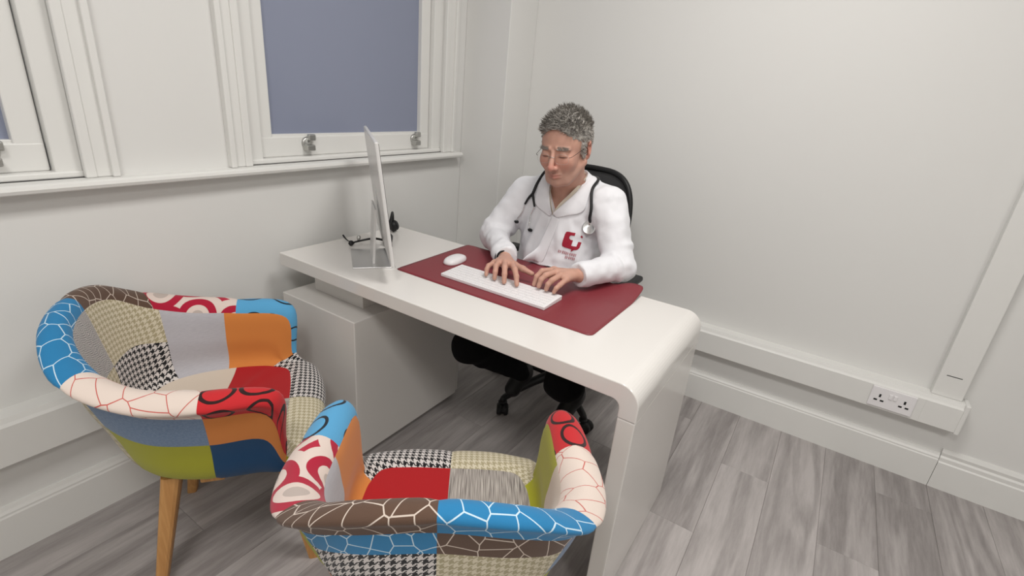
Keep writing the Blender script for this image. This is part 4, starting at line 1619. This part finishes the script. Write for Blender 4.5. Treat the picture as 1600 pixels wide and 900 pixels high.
# tubing: from the chest piece on his left up round the nape to the fork on his right
cp = front(0.918, 0.925, 0.010)
path = [cp + Vector((0.001, 0.002, 0.022)), front(0.922, 0.965, 0.008), front(0.924, 1.000, 0.010), Vector((0.905, 0.690, 1.062)), Vector((0.895, 0.750, 1.090)), Vector((0.855, 0.825, 1.110)), Vector((0.790, 0.850, 1.115)), Vector((0.725, 0.825, 1.105)), Vector((0.688, 0.750, 1.080))]
path = [on_coat(p, 0.009) if i_ > 2 else p for i_, p in enumerate(path)]
fork = front(0.668, 1.010, 0.010)
path += [on_coat((0.678, 0.70, 1.05), 0.009), fork]
tube_obj('tubing', path, r_t, M['black'], stt, 6, 10)
for (xa, za, xb, zb, xc, zc) in ((0.640, 0.965, 0.630, 0.930, 0.608, 0.888), (0.690, 0.965, 0.676, 0.930, 0.682, 0.872)):
    a, b_, c = front(xa, za, 0.008), front(xb, zb, 0.006), front(xc, zc, 0.009)
    mid = a.lerp(b_, 0.15)
    tube_obj('fork_tube', [fork, fork.lerp(a, 0.5) + Vector((0, -0.002, 0.004)), a], [0.0055, 0.0048, 0.0042], M['black'], stt, 6, 8)
    t_ = tube_obj('ear_tube', [a, b_, b_.lerp(c, 0.7) + Vector((0, -0.004, 0)), c], 0.0024, M['chrome'], stt, 6, 8)
    tube_obj('ear_tip', [c + Vector((-0.006, 0, 0.002)), c, c + Vector((0.010, -0.002, 0.001)), c + Vector((0.014, -0.002, 0.002))], [0.003, 0.0065, 0.006, 0.003], M['black'], t_, 4, 10)
nrm_ = Vector((0.15, -0.95, 0.28)).normalized()
d_ = lathe_obj('chest_piece', [(0.0, -0.010), (0.016, -0.010), (0.0255, -0.004), (0.027, 0.002), (0.0255, 0.0055), (0.021, 0.006), (0.019, 0.0045), (0.0, 0.005)], cp, M['silver'], stt, nrm_, 28)
tube_obj('stem', [cp + Vector((0, 0.002, 0.012)), cp + Vector((0.001, 0.002, 0.030))], [0.0045, 0.0045], M['chrome'], d_, 3, 8)

# ------------------------------------------------------------------ office chair
CX, CY = 0.735, 0.93
oc = empty('office_chair', (CX, CY, 0), 'black mesh-backed swivel office chair under the seated man', 'chair')
# seat cushion
V, Fc = [], []
n = 36
for j, (s_, z) in enumerate(((0.90, 0.405), (0.98, 0.412), (1.0, 0.428), (0.985, 0.448), (0.93, 0.458), (0.6, 0.455), (0.001, 0.452))):
    for k in range(n):
        a = 2 * math.pi * k / n
        ca, sa = math.cos(a), math.sin(a)
        V.append((CX + 0.245 * s_ * math.copysign(abs(ca) ** 0.6, ca), CY - 0.10 + 0.235 * s_ * math.copysign(abs(sa) ** 0.6, sa), z))
for j in range(6):
    for k in range(n):
        l = (k + 1) % n
        Fc.append((j * n + k, j * n + l, (j + 1) * n + l, (j + 1) * n + k))
Fc.append(tuple(range(n))[::-1])
link('seat', mesh_pd(V, Fc), M['black_fab'], oc)
# backrest: curved frame with a mesh panel
fr = []
for a in np.linspace(0, 2 * math.pi, 41)[:-1]:
    ca, sa = math.cos(a), math.sin(a)
    X_ = 0.225 * math.copysign(abs(ca) ** 0.55, ca)
    Z_ = 0.83 + 0.265 * math.copysign(abs(sa) ** 0.6, sa)
    fr.append((CX + X_ * (1 - 0.12 * (Z_ < 0.7)), 1.02 + 0.10 * (Z_ - 0.60) ** 2 - 0.9 * X_ * X_, Z_))
tube_obj('back_frame', fr, 0.012, M['black'], oc, 2, 8, True)
rows_ = []
for iz in range(15):
    z = 0.83 + 0.262 * (iz / 7 - 1)
    t = abs(iz / 7 - 1)
    hw = 0.225 * (1 - t ** (1 / 0.3)) ** 0.275 if t < 1 else 0.12
    hw *= (1 - 0.12 * (z < 0.7))
    rows_.append([Vector((CX + X_, 1.02 + 0.10 * (z - 0.60) ** 2 - 0.9 * X_ * X_, z)) for X_ in np.linspace(-hw, hw, 15)])
sheet('back_mesh', rows_, M['mesh_fab'], oc, 0.006)
tube_obj('back_support', [(CX, 0.95, 0.395), (CX, 1.05, 0.40), (CX, 1.075, 0.50), (CX, 1.06, 0.70), (CX, 1.045, 0.80)], [0.022, 0.022, 0.02, 0.018, 0.016], M['black'], oc, 5, 10)
for s_ in (-1, 1):
    xa = CX + s_ * 0.30
    ar = tube_obj('armrest_post', [(CX + s_ * 0.20, 0.86, 0.40), (xa - s_ * 0.01, 0.86, 0.41), (xa, 0.86, 0.50), (xa, 0.86, 0.67)], [0.016, 0.016, 0.016, 0.016], M['black'], oc, 5, 10)
    box('armrest_pad', xa - 0.035, xa + 0.035, 0.74, 0.98, 0.668, 0.695, M['black'], ar, 0.012, 3)
lathe_obj('gas_column', [(0.03, 0.10), (0.03, 0.22), (0.018, 0.225), (0.018, 0.37), (0.05, 0.375), (0.06, 0.405)], (CX, CY, 0), M['black'], oc)
lathe_obj('base_hub', [(0.03, 0.075), (0.045, 0.08), (0.045, 0.115), (0.035, 0.125)], (CX, CY, 0), M['black'], oc)
a0 = math.atan2(0.628 - CY, 0.640 - CX)
for k in range(5):
    a = a0 + 2 * math.pi * k / 5
    ca, sa = math.cos(a), math.sin(a)
    ex, ey = CX + 0.315 * ca, CY + 0.315 * sa
    lg_ = tube_obj('base_arm', [(CX + 0.03 * ca, CY + 0.03 * sa, 0.105), (CX + 0.17 * ca, CY + 0.17 * sa, 0.10), (ex - 0.01 * ca, ey - 0.01 * sa, 0.075), (ex, ey, 0.055)], [0.024, 0.02, 0.015, 0.011], M['black'], oc, 5, 10)
    sw = a + [0.9, 0.5, 2.0, -0.8, 1.4][k]
    wx, wy = ex + 0.018 * math.cos(sw), ey + 0.018 * math.sin(sw)
    axw = (-math.sin(sw), math.cos(sw), 0)
    wh = lathe_obj('castor', [(0.0, -0.026), (0.022, -0.026), (0.0275, -0.021), (0.0275, -0.008), (0.022, -0.006), (0.022, 0.006), (0.0275, 0.008), (0.0275, 0.021), (0.022, 0.026), (0.0, 0.026)], (wx, wy, 0.0277), M['black'], oc, axw, 24)
    lathe_obj('castor_hood', [(0.012, 0.045), (0.020, 0.050), (0.020, 0.058), (0.010, 0.064)], (ex, ey, 0), M['black'], wh)
